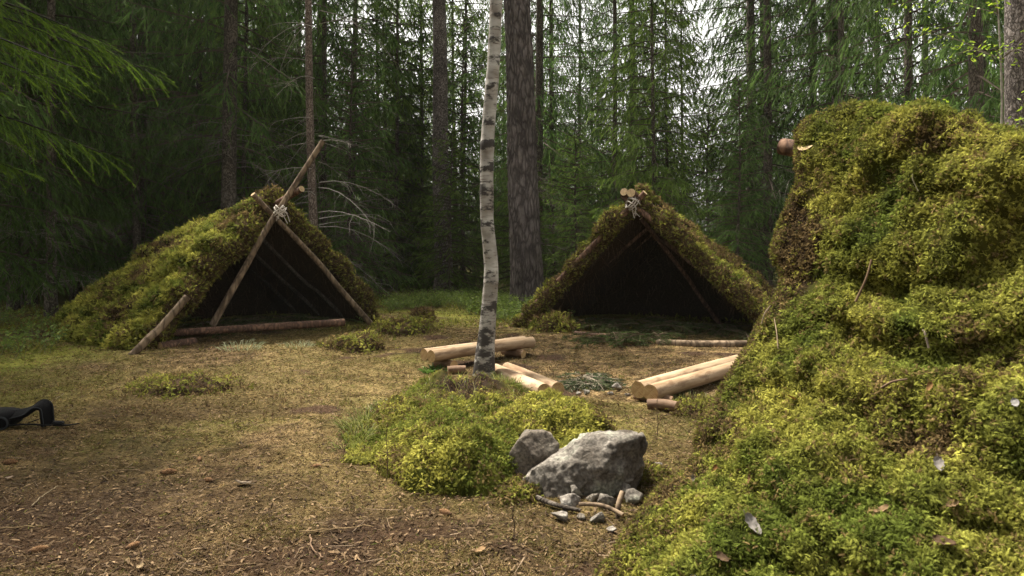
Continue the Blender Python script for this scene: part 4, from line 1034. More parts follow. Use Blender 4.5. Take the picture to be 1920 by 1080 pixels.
def pebble_pts(w, h, d):
    q = unit(rng.normal(size=(11, 3))); return [tuple(v * np.array([w / 2, d / 2, h / 2]) * rng.uniform(.85, 1.1)) for v in q]
stones = [  # px,py(bottom), w px, h px, mat, label
    (1068, 966, 60, 30, 'pale_stone', 'flat pale stone half sunk before the grey boulder'),
    (1080, 950, 34, 32, 'granite', 'small pointed stone against the front foot of the grey boulder'),
    (1140, 968, 48, 32, 'granite', 'rounded grey stone in front of the grey boulder'),
    (1168, 948, 46, 34, 'granite', 'speckled grey stone wedged at the right foot of the grey boulder'),
    (1178, 925, 40, 28, 'pale_stone', 'pale stone with tan top beside the foreground moss'),
    (1235, 890, 36, 24, 'pale_stone', 'pale stone lying right of the grey boulder beside the moss slope'),
    (1108, 955, 44, 22, 'brown_rock', 'small brown stone between the stones before the boulder'),
    (1050, 988, 46, 24, 'pale_stone', 'broken pale stone farthest forward before the grey boulder'),
    (1122, 992, 40, 24, 'granite', 'broken grey stone beside the pale broken stick'),
    (1190, 958, 38, 34, 'granite', 'upright grey stone between the grey boulder and the foreground moss'),
    (1092, 985, 26, 16, 'brown_rock', 'small brown stone in front of the half sunk pale stone'),
    (1148, 1008, 24, 13, 'pale_stone', 'flat pale fragment below the pale broken stick'),
    (1101, 740, 17, 13, 'granite', 'small grey stone left of the twig heap in the clearing'),
    (1158, 734, 22, 18, 'pale_stone', 'larger pale stone right of the twig heap in the clearing'),
    (1146, 740, 16, 9, 'pale_stone', 'flat pale pebble beside the larger stone at the twig heap'),
    (1178, 742, 14, 9, 'pale_stone', 'little pale pebble nearest the right bench'),
    (1085, 738, 12, 7, 'pale_stone', 'tiny pale pebble under the near edge of the twig heap'),
    (1408, 735, 12, 8, 'pale_stone', 'white pebble on green ground beside the right bench'),
]
for i, (a, b, w, h, m, lb) in enumerate(stones):
    q = gp(a, b); s = q[1] / 1280
    rock(lb, (q[0], q[1] + w * s * .4, g1(*q) + h * s * .38), pebble_pts(w * s, h * s * 1.15, w * s * .8), m, 3, .05 * h * s * 2, 14, 100 + i, 'stone', 'stone')
p = gp(1040, 968)
log_obj('charred_stick', 'dark charred stick lying at the front foot of the grey boulder', (p[0] - .08, p[1] + .10, g1(*p) + .035), (p[0] + .12, p[1] - .02, g1(*p) + .02), .014, .009, 'spruce_bark', 'stick', 8, seed=7)
p = gp(1130, 985)
log_obj('stick', 'pale broken stick among the stones before the boulder', (p[0] - .10, p[1] + .07, g1(*p) + .05), (p[0] + .09, p[1] - .01, g1(*p) + .03), .010, .011, 'pole_bark', 'stick', 8, seed=8)
p = gp(1165, 975)
log_obj('stick', 'short pale upright stick end beside the foreground moss', (p[0] + .01, p[1] + .02, g1(*p) + .10), (p[0] - .02, p[1] - .03, g1(*p) - .01), .014, .012, 'pole_bark', 'stick', 8, seed=9)

# ------------------------------------------------------------------ central moss hummock
LOBES = [(-.34, 3.90, .44, .48, .23), (.26, 4.38, .50, .40, .23), (-.66, 4.45, .45, .6, .13), (-.15, 4.95, .7, .6, .13), (-.36, 5.50, .5, .36, .20), (-.14, 3.66, .2, .25, .14)]
def hum(x, y):
    P = np.stack([x, y, 0 * x], 1); h = np.zeros_like(x)
    for cx, cy, rx, ry, hh in LOBES:
        r = np.hypot((x - cx) / rx, (y - cy) / ry) + (fbm(P * 3.3, 3, 91) - .5) * .55
        h = np.maximum(h, hh * np.clip(1 - r * r, 0, 1) ** .6) + .35 * np.minimum(h, hh * np.clip(1 - r * r, 0, 1) ** .6) * .5
    return h
def hummock():
    nx, ny = 150, 190; xs = np.linspace(-1.35, 1.05, nx); ys = np.linspace(3.2, 6.5, ny); XX, YY = np.meshgrid(xs, ys); x, y = XX.ravel(), YY.ravel()
    h = hum(x, y); P3 = np.stack([x, y, 0 * x], 1)
    w, _ = worley(P3 * 6.5, 19); h2 = np.where(h > .01, h + ((.55 - w) * .13 + (fbm(P3 * 5, 3, 17) - .5) * .16) * sstep(0, .12, h), -.03)
    z = gz(x, y) + h2 - .004
    V = np.stack([x, y, z], 1); idx = np.arange(nx * ny).reshape(ny, nx)
    Q = np.stack([idx[:-1, :-1], idx[:-1, 1:], idx[1:, 1:], idx[1:, :-1]], -1).reshape(-1, 4); Q = Q[(h2[Q] > -.02).any(1)]
    dirt = lambda x, y: np.maximum(sstep(1.1, .5, np.hypot((x + .36) / .42, (y - 5.36) / .36)), 0) * sstep(.3, .5, fbm(np.stack([x, y, 0 * x], 1) * 5, 3, 95))
    dd = dirt(x, y)[:, None]
    c = lerp3(MOSSM * .5, MOSSB * .5, fbm(P3 * 4, 3, 97)); c = c * (1 - dd) + DIRT * dd
    t = thing('moss_hummock', 'low yellow-green moss hummock in the middle of the clearing behind the boulders', 'moss', (0, 0, 0))
    g = G(); g.add(V, Q, c)
    T = np.concatenate([Q[:, [0, 1, 2]], Q[:, [0, 2, 3]]]); n = 8600
    cen = V[T].mean(1); P, Nn, _ = sample_tris(V, T, n, 1 / np.maximum(cen[:, 1], 3) ** 1.5)
    Nn = np.where(Nn[:, 2:3] < 0, -Nn, Nn)
    d = dirt(P[:, 0], P[:, 1]); hp = hum(P[:, 0], P[:, 1])
    keep = (rng.random(n) > d * .8) & (rng.random(n) < .12 + hp * 5.5 - .5 * sstep(5.1, 5.9, P[:, 1])); P, Nn, d = P[keep], Nn[keep], d[keep]; n = len(P)
    yel = np.clip(sstep(.35, .65, fbm(P * 2.6, 3, 98)) + .9 * sstep(1.1, .2, np.hypot((P[:, 0] - .3) / .6, (P[:, 1] - 4.35) / .5)) - .35 * sstep(5, 5.8, P[:, 1]), 0, 1)
    col = lerp3(MOSSM * .9, MOSSB * 1.15, np.clip(yel + rng.normal(0, .2, n), 0, 1)) * rng.uniform(.6, 1.35, (n, 1))
    k = rng.random(n) < .10 + .5 * sstep(.52, .68, fbm(P * 3.1, 3, 99)) + d * .6; col[k] = lerp3(MOSSBR, MOSSDRY, rng.random(k.sum()))
    tufts(g, P - Nn * .01, Nn, 11, .032, .03, .024, col)
    g.build('moss_cushion', M['moss'], t)
    # grass growing on it
    gg = G(); n = 650; x = rng.normal(-.35, .5, n); y = rng.normal(5.0, .7, n); m = (hum(x, y) > .01) & (y > 3.4); x, y = x[m], y[m]; n = len(x)
    z = gz(x, y) + hum(x, y); az = rng.uniform(0, 6.28, n); l = rng.uniform(.04, .16, n)
    D = np.stack([np.cos(az) * .5, np.sin(az) * .5, np.ones(n)], 1)
    blades(gg, np.stack([x, y, z], 1), D, l, .0035, lerp3((.10, .14, .03), (.30, .27, .10), rng.random(n)), bend=.35)
    tag(gg.build('thin_grass', M['leaf'], t), kind='stuff')
hummock()

def grass_tuft(label, cx, cy, r, n, h, cols, z0=0, w=.005, name='grass_tuft', cat='grass'):
    g = G(); a = rng.uniform(0, 6.28, n); q = r * np.sqrt(rng.random(n)); x, y = cx + q * np.cos(a), cy + q * np.sin(a)
    D = np.stack([np.cos(a) * q / r * .8 + rng.normal(0, .25, n), np.sin(a) * q / r * .8 + rng.normal(0, .25, n), np.ones(n)], 1)
    blades(g, np.stack([x, y, gz(x, y) + hum(x, y) - .01 + z0], 1), D, h * rng.uniform(.45, 1.2, n), w, lerp3(cols[0], cols[1], rng.random(n)), bend=.4)
    return tag(g.build(name, M['leaf']), label, cat)
GG = ((.075, .11, .022), (.24, .22, .08))
p = gp(690, 808); grass_tuft('thick green grass tuft at the left end of the moss hummock', p[0], p[1], .16, 330, .22, GG)
p = gp(660, 840); grass_tuft('thin pale grass tuft at the near left edge of the moss hummock', p[0], p[1], .13, 90, .14, GG)
p = gp(900, 722); grass_tuft('green grass tuft around the foot of the birch', p[0] + .02, p[1] - .08, .2, 260, .12, GG)
p = gp(975, 745); grass_tuft('thin grass tuft beside the front bench end', p[0] - .1, p[1] - .02, .18, 170, .17, GG)
p = gp(815, 693); grass_tuft('dark green leafy tuft in front of the left bench ends', p[0], p[1] - .02, .11, 210, .13, ((.05, .10, .02), (.12, .2, .04)), w=.012)
p = gp(1300, 760); grass_tuft('green grass tuft between the right bench and the foreground moss', p[0], p[1] + .1, .30, 420, .15, GG)
p = gp(1480, 715)
p = gp(450, 655); grass_tuft('pale sprigs growing under the bed log of the left shelter', p[0], p[1], .22, 120, .20, ((.16, .2, .10), (.35, .36, .22)))
p = gp(560, 650); grass_tuft('short pale sprigs before the right part of the left shelter', p[0], p[1], .18, 90, .16, ((.16, .2, .10), (.35, .36, .22)))

# bilberry plants at the far edge of the clearing
def bilberry():
    g = G(); n = 900
    x = rng.uniform(-2.6, .9, n); y = rng.uniform(11.2, 17, n)
    x2 = rng.uniform(-9, -5.5, 250); y2 = rng.uniform(7.6, 12, 250); x = np.r_[x, x2]; y = np.r_[y, y2]; n = len(x)
    m = fbm(np.stack([x, y, 0 * x], 1) * .8, 3, 111) > .42; x, y = x[m], y[m]; n = len(x); z = gz(x, y)
    for s in range(4):
        az = rng.uniform(0, 6.28, n); l = rng.uniform(.12, .34, n); D = unit(np.stack([np.cos(az) * .6, np.sin(az) * .6, np.ones(n)], 1)); P = np.stack([x, y, z], 1) + rng.normal(0, .06, (n, 3)) * [1, 1, 0]
        sticks(g, P, P + D * l[:, None], .003, .0015, (.12, .13, .06))
        for q in (.4, .55, .7, .85, 1.):
            leaf_cards(g, P + D * (l * q)[:, None] + rng.normal(0, .025, (n, 3)), rng.uniform(.016, .032, n), rng.uniform(.3, 1.5, n), lerp3((.07, .12, .02), (.19, .25, .05), rng.random(n)))
    tag(g.build('bilberry_undergrowth', M['leaf']), kind='stuff', label='low bilberry plants along the far edge of the clearing', cat='undergrowth')
    # moss clumps on the far ground
    g = G(); n = 26000; x = rng.uniform(-10, 4, n); y = rng.uniform(8, 19, n); P3 = np.stack([x, y, 0 * x], 1)
    m = (fbm(P3 * 1.2, 3, 121) > .5) & ((y > 10.5) | (x < -4.6)); x, y = x[m], y[m]; n = len(x)
    fronds(g, np.stack([x, y, gz(x, y)], 1), np.tile([0, 0, 1.], (n, 1)), rng.uniform(.06, .12, n), lerp3(MOSSM, MOSSB, rng.random(n)) * rng.uniform(.5, 1.2, (n, 1)), spread=.6)
    tag(g.build('far_ground_moss', M['moss']), kind='stuff', label='green moss carpet under the trees beyond the clearing', cat='moss')
bilberry()

# loose clumps of moss on the ground
def moss_clump(label, cx, cy, rx, ry, h, n, fs, brown, seed):
    g = G(); k = 26; a = np.linspace(0, 2 * np.pi, k, endpoint=False); rr = np.linspace(0, 1, 10)
    AA, RR = np.meshgrid(a, rr); edge = 1 + .75 * (fbm(np.stack([np.cos(AA).ravel() * 1.5, np.sin(AA).ravel() * 1.5, 0 * AA.ravel() + seed], 1), 3, seed) - .5).reshape(AA.shape) * 2
    x = cx + rx * RR * edge * np.cos(AA); y = cy + ry * RR * edge * np.sin(AA); P3 = np.stack([x.ravel(), y.ravel(), 0 * x.ravel()], 1)
    z = gz(x.ravel(), y.ravel()) + h * np.clip(1 - RR.ravel() ** 2, 0, 1) ** .6 * (.5 + fbm(P3 * 9, 3, seed)) - .01
    V = np.stack([x.ravel(), y.ravel(), z], 1); idx = np.arange(len(V)).reshape(10, k)
    i = idx[:-1]; j = idx[1:]; Q = np.stack([i, j, np.roll(j, -1, 1), np.roll(i, -1, 1)], -1).reshape(-1, 4)
    g.add(V, Q, MOSSBR * .7); P, Nn, _ = sample_tris(V, np.concatenate([Q[:, [0, 1, 2]], Q[:, [0, 2, 3]]]), n); Nn = np.where(Nn[:, 2:3] < 0, -Nn, Nn)
    b = rng.random(n) < brown; col = lerp3(MOSSM, MOSSB, rng.random(n)); col[b] = lerp3(MOSSBR, MOSSDRY, rng.random(b.sum())); col *= rng.uniform(.55, 1.25, (n, 1))
    P = P + rng.normal(0, .32, (n, 3)) * [rx, ry, 0]; P[:, 2] = np.maximum(P[:, 2] - .01, gz(P[:, 0], P[:, 1])); tufts(g, P, Nn, 8, fs, fs * .7, fs * .9, col)
    return tag(g.build('moss_clump', M['moss']), label, 'moss')
for i, (px, py, w, h, br, lb) in enumerate([
    (330, 735, 120, 26, .35, 'ragged green moss clump on the dark ground before the left shelter'),
    (965, 950, 60, 22, .6, 'dark moss clump at the left foot of the brown boulder'),
    (1220, 905, 50, 18, .5, 'moss clump at the right foot of the grey boulder'),
    (670, 655, 70, 26, .6, 'brownish moss clump at the right foot of the left shelter'),
    (790, 605, 24, 22, .9, 'small brown upturned clump of earth on the grass beyond the clearing'),
    (760, 625, 80, 20, .3, 'yellow-green moss clump beyond the left bench'),
    (1330, 775, 70, 26, .4, 'green moss clump at the foot of the foreground shelter'),
    (1040, 625, 50, 30, .5, 'moss clump with dry grass at the left foot of the right shelter')]):
    q = gp(px, py); s = q[1] / 1280
    moss_clump(lb, q[0], q[1] + .1, w * s / 1.6, w * s / 1.6, h * s, int(90 + 420 * min(1, 4 / q[1])), .03 * max(1, q[1] / 4.5), br, 130 + i)

# twig heap at the fire spot
p = gp(1100, 722)
def twig_heap():
    g = G(); n = 40
    for i in range(n):
        a = rng.uniform(0, 6.28); r = rng.uniform(0, .16)
        bough(g, g, np.array([p[0] + r * math.cos(a) * 1.25, p[1] + .08 + r * math.sin(a), g1(*p) + .02 + .09 * rng.random() * (1 - r * 3)]), rng.uniform(0, 6.28), rng.uniform(.14, .26), .25, -.5, 0, 12, 14, .04, .007, .1, .005,
              ((.03, .05, .025), (.07, .095, .04), (.12, .15, .07)), wc=(.25, .21, .16))
    tag(g.build('twig_heap', M['needles_near']), 'heap of cut spruce twigs on the fire spot between the benches', 'twigs')
twig_heap()

# ------------------------------------------------------------------ single small things on the ground
def one_leaf(label, P, size, az, tilt, c1, curl=1.6, name='dead_leaf', N=(0, 0, 1)):
    """single curled dead leaf with a finer outline"""
    nu, nv = 12, 7; u = np.linspace(-1, 1, nu); v = np.linspace(-1, 1, nv); U, Vv = np.meshgrid(u, v, indexing='ij')
    w = .5 * np.sqrt(np.clip(1 - U ** 2, 0, 1)) * (1 + .25 * (-U)) + .015; w = w * (1 + .12 * np.sin(U * 23))
    Lc = np.stack([U, Vv * w, curl * .16 * (Vv ** 2) * .8 + curl * .10 * U ** 2 + .03 * np.sin(U * 9 + Vv * 4)], -1).reshape(-1, 3) * size
    N = unit(np.array(N, float) + rng.normal(0, tilt, 3)); X = unit(np.cross([math.sin(az), -math.cos(az), 0.], N)); Y = np.cross(N, X)
    V = Lc[:, :1] * X + Lc[:, 1:2] * Y + Lc[:, 2:] * N; idx = np.arange(nu * nv).reshape(nu, nv)
    Q = np.stack([idx[:-1, :-1], idx[1:, :-1], idx[1:, 1:], idx[:-1, 1:]], -1).reshape(-1, 4)
    c = lerp3(np.array(c1) * .75, np.array(c1) * 1.2, fbm(Lc / size * 4, 3, int(abs(P[0]) * 1000)))
    g = G(); g.add(V, Q, c); q = spline([X * size * -1, X * size * -1.2 + N * .004, X * size * -1.42 + N * size * .15], 5); tube(g, q, size * .03, 4, np.array(c1) * .6)
    return tag(g.build(name, M['dry'], None, True, loc=tuple(P)), label, 'leaf')

def mound_hit(px, py):
    """point of the foreground shelter's moss along a sight line"""
    d = np.array([(px - 960) / 1280, 1, -(py - 465) / 1280]); V = O3.reshape(-1, 3) - np.array([0, 0, 1.25])
    t = V @ d / (d @ d); dist = np.linalg.norm(V - t[:, None] * d, axis=1); near = np.nonzero((dist < .03) & (t > .3))[0]
    i = near[np.argmin(t[near])] if len(near) else np.argmin(dist)
    return O3.reshape(-1, 3)[i]
MN = unit(np.array([-.5, -.45, .75]))
for px, py, s, az, c, lb in [
    (1410, 975, .050, 2.0, (.55, .50, .46), 'grey papery dead leaf on the lower moss slope of the foreground shelter'),
    (1650, 945, .034, .1, (.50, .33, .18), 'tan curled leaf lying flat on the lower moss of the foreground shelter'),
    (1484, 740, .030, .05, (.50, .22, .06), 'orange strip of leaf on the moss level with the right bench'),
    (1742, 868, .034, 1.2, (.50, .45, .42), 'small pale grey leaf standing on the right part of the moss slope'),
    (1405, 890, .022, .7, (.55, .32, .16), 'small tan leaf just above the grey papery leaf on the moss slope'),
    (1345, 872, .022, .2, (.35, .17, .07), 'rusty brown leaf near the left edge of the moss slope'),
    (1300, 888, .020, 1.2, (.45, .38, .30), 'small beige leaf on the moss nearest the grey boulder'),
    (1360, 1040, .030, 2.4, (.24, .16, .10), 'dark brown leaf low on the moss near the bottom border'),
    (1755, 1010, .040, 2.0, (.20, .13, .08), 'dark curled leaf at the bottom right of the moss slope'),
    (1310, 1075, .022, 1.5, (.50, .48, .46), 'pale leaf tip at the bottom border of the moss slope'),
    (1800, 975, .028, .3, (.38, .25, .14), 'brown leaf on the moss above the dark curled leaf'),
    (1730, 722, .022, .4, (.42, .24, .10), 'brown leaf beside the twig in the middle of the moss slope'),
    (1915, 750, .026, 1.2, (.55, .52, .5), 'white leaf at the right border of the moss slope')]:
    q = mound_hit(px, py); one_leaf(lb, q + MN * .020, s * .72, az, .35, np.array(c) * .31, N=MN)
# sticks stuck in the moss
for (a, b, r, c, lb) in [
    ((1600, 556), (1628, 506), .005, (.12, .08, .05), 'brown fir twig poking out of the moss on the upper slope'),
    ((1450, 650), (1446, 600), .003, (.20, .15, .10), 'pale curved straw hanging on the brown moss edge of the foreground shelter'),
    ((1640, 742), (1700, 706), .0045, (.12, .08, .055), 'thin brown stick lying on the moss in the middle of the slope'),
    ((1385, 590), (1420, 565), .003, (.18, .14, .1), 'small pale stick poking left from the brown edge of the foreground shelter'),
    ((1720, 632), (1738, 652), .005, (.2, .16, .13), 'short pale stick on the moss right of the middle'),
    ((1700, 340), (1712, 364), .003, (.22, .2, .12), 'short straw on the upper moss under the crest')]:
    q0, q1 = mound_hit(*a), mound_hit(*b); g = G(); m = (q0 + q1) / 2 + MN * .03 + rng.normal(0, .006, 3)
    tube(g, spline([q0 + MN * .012, m, q1 + MN * .03], 10), np.linspace(r, r * .6, 10), 6, c, wob=.1); tag(g.build('twig', M['twig'], smooth=True), lb, 'twig')

for px, py, s, az, c, lb in [
    (455, 915, .052, .15, (.62, .50, .38), 'pale split wood chip on the ground left of the moss hummock'),
    (900, 1052, .034, .6, (.46, .30, .16), 'tan ribbed leaf at the bottom of the ground, left of the foreground moss'),
    (265, 1072, .030, 2.4, (.46, .34, .20), 'tan sliver of wood at the bottom border'),
    (252, 920, .022, .9, (.46, .33, .22), 'beige leaf left of the pale split chip'),
    (17, 905, .024, .4, (.50, .38, .28), 'pale leaf near the left border below the black strap'),
    (132, 770, .024, .5, (.50, .40, .30), 'pale leaf just right of the black strap'),
    (380, 716, .022, .5, (.52, .44, .34), 'pale leaf on the moss clump before the left shelter'),
    (405, 718, .026, 1.4, (.50, .40, .30), 'pale folded leaf at the right edge of the moss clump'),
    (190, 820, .024, .2, (.50, .36, .24), 'tan leaf a step in front of the black strap'),
    (620, 1045, .022, .2, (.42, .28, .16), 'brown leaf on the dark soil at the bottom'),
    (395, 865, .020, .1, (.44, .30, .18), 'small tan leaf in the middle of the left ground')]:
    q = gp(px, py); one_leaf(lb, (q[0], q[1], g1(*q) + .012), s * .8, az, .2, np.array(c) * .5, name='wood_chip' if 'wood' in lb.split(' lying')[0].split(' left')[0] else 'dead_leaf')

def cone(label, px, py, L, az):
    """spruce cone built of overlapping scales"""
    L = L * .8; q = gp(px, py); g = G(); nr = 13; Rr = L * .2
    prof = lambda t: Rr * np.sin(np.pi * np.clip(t * .92 + .06, 0, 1)) ** .7
    t = np.linspace(0, 1, 14); tube(g, np.stack([(t - .5) * L, 0 * t, 0 * t], 1), prof(t) * .8 + .001, 8, (.10, .06, .035))
    for i in range(nr):
        for j in range(8):
            tt = (i + .5) / nr; a = (j + .5 * (i % 2)) / 8 * 2 * np.pi; r = prof(tt); c = np.array([(tt - .5) * L, 0, 0]); n = np.array([0, math.cos(a), math.sin(a)]); s = np.array([0, -math.sin(a), math.cos(a)])
            w = r * .48; b0 = c + n * r * .75
            V = [b0 - s * w, b0 + s * w, b0 + n * r * .35 + s * w * .7 + np.array([L * .09, 0, 0]), b0 + n * r * .35 - s * w * .7 + np.array([L * .09, 0, 0]), b0 + n * r * .32 + np.array([L * .13, 0, 0])]
            cc = np.array((.20, .115, .06)) * rng.uniform(.7, 1.3); g.add(V, [(0, 1, 2, 3)], cc); g.F[3].append(np.array([[3, 2, 4]]) + g.n - 5); g.M[3].append(np.array([0]))
    o = g.build('spruce_cone', M['dry'], None, loc=(q[0], q[1], g1(*q) + Rr * .8)); o.rotation_euler = (rng.uniform(0, 6), 0, az); return tag(o, label, 'cone')
cone('brown spruce cone on the ground straight below the left shelter peak', 374, 874, .075, 1.9)
cone('brown spruce cone lying left of the pale wood chip', 315, 898, .10, .2)
cone('brown spruce cone just above the pale wood chip', 392, 908, .07, 2.8)
cone('brown spruce cone at the left border of the ground', 18, 880, .10, .1)
cone('brown spruce cone at the bottom left among the straw', 248, 1030, .075, 1.1)
cone('brown spruce cone before the near side of the moss hummock', 836, 972, .085, 2.5)
cone('brown spruce cone near the grass tuft left of the hummock', 592, 882, .07, .3)
cone('brown spruce cone beside the beige leaf at bottom left', 70, 1040, .08, .7)

for P, r, c, lb in [
    ([(0, 1004), (60, 1000), (90, 998)], .003, (.36, .26, .14), 'thin straw-coloured stick at the left border'),
    ([(560, 1012), (640, 1004), (700, 1000)], .0035, (.40, .28, .15), 'long thin tan stick across the dark soil'),
    ([(582, 1015), (585, 1038), (606, 1056)], .004, (.30, .2, .13), 'bent brown stick on the dark soil below the tan stick'),
    ([(660, 1010), (690, 985)], .002, (.3, .22, .15), 'short twig crossing the right end of the tan stick'),
    ([(60, 960), (85, 938), (110, 925)], .003, (.40, .32, .20), 'pale dry stalk lying in the left foreground'),
    ([(95, 758), (120, 742)], .0035, (.45, .36, .26), 'pale stick on the ground behind the black strap'),
    ([(365, 1072), (480, 1074)], .003, (.36, .25, .14), 'straight straw at the bottom border')]:
    pts = []
    for a, b in P: q = gp(a, b); pts.append((q[0], q[1], g1(*q) + .014))
    g = G(); tube(g, spline(pts, 12) + rng.normal(0, .002, (12, 3)), np.linspace(r, r * .6, 12), 5, np.array(c) * .5); tag(g.build('stick', M['twig'], smooth=True), lb, 'stick')
for px, y0, y1, lb in [(962, 1025, 962, 'thin dark upright seedling stalk on the bare ground below the boulder'), (725, 905, 800, 'thin upright grass stalk at the left side of the hummock'), (1232, 815, 745, 'thin upright stalk right of the grey boulder')]:
    q = gp(px, y0); g = G(); hgt = (y0 - y1) / 1280 * q[1]
    S = spline([(0, 0, -.01), (.006, 0, hgt * .4), (-.004, .004, hgt * .75), (.004, 0, hgt)], 10); tube(g, S, np.linspace(.003, .0015, 10), 5, (.09, .06, .04))
    k = 6; B = S[rng.integers(3, 10, k)]; blades(g, B, rng.normal(size=(k, 3)) + [0, 0, .8], .02, .005, (.14, .12, .05))
    tag(g.build('stalk', M['twig'], None, loc=(q[0], q[1], g1(*q) + float(hum(np.array([q[0]]), np.array([q[1]]))[0]))), lb, 'stalk')

# ------------------------------------------------------------------ black backpack at the left border
def backpack():
    q = gp(20, 808); x0, y0 = q; z0 = g1(x0, y0)
    t = thing('backpack', 'black bag with padded straps and buckle lying at the left border', 'backpack', (x0, y0, z0))
    S = y0 / 1280
    g = G()   # bag body, a soft lump mostly outside the frame
    u = np.linspace(0, np.pi, 14); v = np.linspace(0, 2 * np.pi, 24, endpoint=False); U, Vv = np.meshgrid(u, v, indexing='ij')
    e = lambda a: np.sign(a) * np.abs(a) ** .6
    P = np.stack([-.17 + .20 * e(np.sin(U)) * e(np.cos(Vv)), .02 + .13 * e(np.sin(U)) * e(np.sin(Vv)), .055 + .062 * e(np.cos(U))], -1).reshape(-1, 3)
    P += (fbm(P * 14, 3, 5)[:, None] - .5) * .03
    idx = np.arange(14 * 24).reshape(14, 24); i, j = idx[:-1], idx[1:]
    g.add(P, np.stack([i, j, np.roll(j, -1, 1), np.roll(i, -1, 1)], -1).reshape(-1, 4), (.004, .004, .0045)); g.build('bag', M['black'], t, smooth=True)
    def strap(name, pts, w, th, c=(.004, .004, .0045), up=(0, 1, 0)):
        g = G(); Sx = spline(pts, 24); T = unit(np.gradient(Sx, axis=0)); W = np.tile(np.array(up, float), (24, 1)); W = unit(W - T * np.einsum('ij,ij->i', W, T)[:, None]); Nn = np.cross(T, W)
        ring = [(-.5, -.3), (-.4, -.5), (.4, -.5), (.5, -.3), (.5, .3), (.4, .5), (-.4, .5), (-.5, .3)]
        V = np.stack([Sx + a * w * W + b * th * Nn for a, b in ring], 1).reshape(-1, 3); k = 8; i = np.arange(23)[:, None] * k; j = np.arange(k)[None]; j2 = (j + 1) % k
        g.add(V, np.stack([i + j, i + j2, i + k + j2, i + k + j], -1).reshape(-1, 4), c); jj = np.arange(6)
        for e in (0, 23): g.add(V[e * k:(e + 1) * k], np.stack([0 * jj, jj + 1, jj + 2], 1), c)
        o = g.build(name, M['black'], t, smooth=True)
        if w > .05:
            gp_ = G()
            for e in (-.47, .47): tube(gp_, Sx + e * w * W + .5 * th * Nn, .0035, 5, (.03, .031, .034), cap=False)
            gp_.build('piping', M['black'], o, smooth=True)
        return o
    strap('shoulder_strap', [(-.12, -.02, .04), (.02, 0, .075), (.12, 0, .10), (.19, 0, .145), (.235, 0, .14), (.245, 0, .08), (.245, .01, .012)], .085, .028, up=(.25, .8, .5))
    strap('waist_strap', [(.0, -.05, .02), (.14, -.04, .028), (.28, -.03, .02), (.40, -.02, .018), (.48, -.03, .03)], .03, .006)
    strap('waist_strap', [(.10, .03, .02), (.2, .04, .05), (.3, .03, .02), (.36, 0, .03)], .022, .006)
    g = G(); th = np.linspace(0, 2 * np.pi, 26); tube(g, np.stack([.0 + .045 * np.cos(th), -.09 + 0 * th, .045 + .04 * np.sin(th)], 1), .007, 8, (.02, .021, .023), cap=False); g.build('ring', M['black'], t, smooth=True)
    bm = bmesh.new(); bmesh.ops.create_cube(bm, size=1); bmesh.ops.scale(bm, vec=(.07, .04, .022), verts=bm.verts); bmesh.ops.bevel(bm, geom=bm.edges[:], offset=.006, segments=2, affect='EDGES')
    me = bpy.data.meshes.new('buckle'); bm.to_mesh(me); bm.free(); me.materials.append(M['black_plain'] if 'black_plain' in M else M['black']); at = me.attributes.new('tint', 'FLOAT_COLOR', 'POINT')
    at.data.foreach_set('color', np.tile([.012, .012, .013, 1], len(me.vertices)).astype(np.float32)); o = link('buckle', me, t, (.345, -.03, .035)); o.rotation_euler = (.1, .1, .2)
backpack()

# ------------------------------------------------------------------ air between the trees
def haze():
    bm = bmesh.new(); bmesh.ops.create_cube(bm, size=1); bmesh.ops.scale(bm, vec=(200, 200, 34), verts=bm.verts); me = bpy.data.meshes.new('haze'); bm.to_mesh(me); bm.free()
    m, nt, ns, L = newmat('haze'); out = N_(ns, 'ShaderNodeOutputMaterial'); v = N_(ns, 'ShaderNodeVolumePrincipled', Density=HAZE); v.inputs['Color'].default_value = (.94, .95, .88, 1)
    L.new(v.outputs[0], out.inputs['Volume']); me.materials.append(m)
    tag(link('haze', me, None, (0, 20, 14.5)), kind='stuff', label='thin pale air between the trees', cat='haze')
HAZE = .00028
haze()

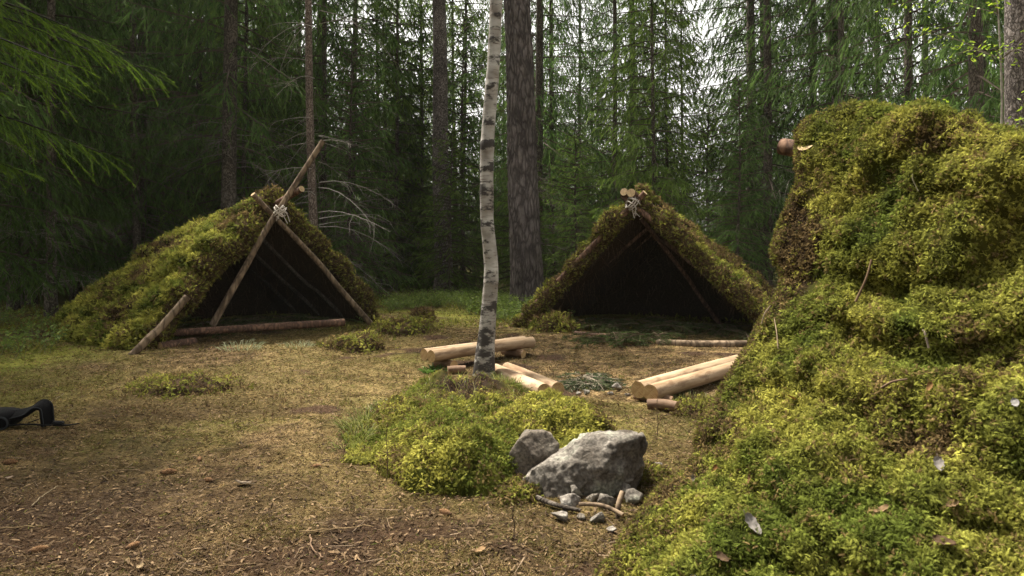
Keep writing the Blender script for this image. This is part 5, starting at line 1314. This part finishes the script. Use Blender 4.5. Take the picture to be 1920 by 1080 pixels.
# ------------------------------------------------------------------ light, sky, camera
SUN_EL, SUN_AZ = R(63), R(-45)       # azimuth measured clockwise from +Y (straight ahead)
w = bpy.data.worlds.new('World'); scene.world = w; w.use_nodes = True
nt = w.node_tree; nt.nodes.clear(); ns, L = nt.nodes, nt.links
sky = N_(ns, 'ShaderNodeTexSky'); sky.sky_type = 'NISHITA'; sky.sun_disc = False; sky.sun_elevation = SUN_EL; sky.sun_rotation = SUN_AZ
sky.dust_density = 4.; sky.air_density = 1.
hs = N_(ns, 'ShaderNodeHueSaturation'); hs.inputs['Saturation'].default_value = .12; L.new(sky.outputs[0], hs.inputs['Color'])
bg = N_(ns, 'ShaderNodeBackground', Strength=.135); wm = N_(ns, 'ShaderNodeMixRGB', blend_type='MULTIPLY', Fac=1.); wm.inputs[2].default_value = (1., .965, .90, 1); L.new(hs.outputs[0], wm.inputs[1]); L.new(wm.outputs[0], bg.inputs[0])
wo = N_(ns, 'ShaderNodeOutputWorld'); L.new(bg.outputs[0], wo.inputs[0])
sl = bpy.data.lights.new('sun', 'SUN'); sl.energy = 5.0; sl.angle = R(5); sl.color = (1, .93, .80)
so = bpy.data.objects.new('sun', sl); COL.objects.link(so)
sd = Vector((math.sin(SUN_AZ) * math.cos(SUN_EL), math.cos(SUN_AZ) * math.cos(SUN_EL), math.sin(SUN_EL)))
so.rotation_euler = sd.to_track_quat('Z', 'Y').to_euler(); so.location = (6, 0, 12)

cd = bpy.data.cameras.new('camera'); co = bpy.data.objects.new('camera', cd); COL.objects.link(co)
co.location = (0, 0, 1.25); co.rotation_euler = (R(90), 0, 0); cd.sensor_width = 36; cd.lens = 24; cd.shift_y = -75 / 1920
cd.clip_end = 2000; cd.clip_start = .05
cd.dof.use_dof = True; cd.dof.focus_distance = 8.5; cd.dof.aperture_fstop = 9
scene.camera = co
scene.view_settings.view_transform = 'Standard'; scene.view_settings.look = 'None'; scene.view_settings.exposure = 1.53; scene.view_settings.gamma = 1
cy = scene.cycles
cy.max_bounces = 6; cy.volume_bounces = 0; cy.diffuse_bounces = 4; cy.glossy_bounces = 2; cy.transmission_bounces = 4; cy.transparent_max_bounces = 8; cy.caustics_reflective = False; cy.caustics_refractive = False
cy.use_denoising = True; cy.denoising_input_passes = 'RGB_ALBEDO_NORMAL'; cy.denoising_prefilter = 'ACCURATE'
try: cy.denoiser = 'OPENIMAGEDENOISE'
except Exception: pass
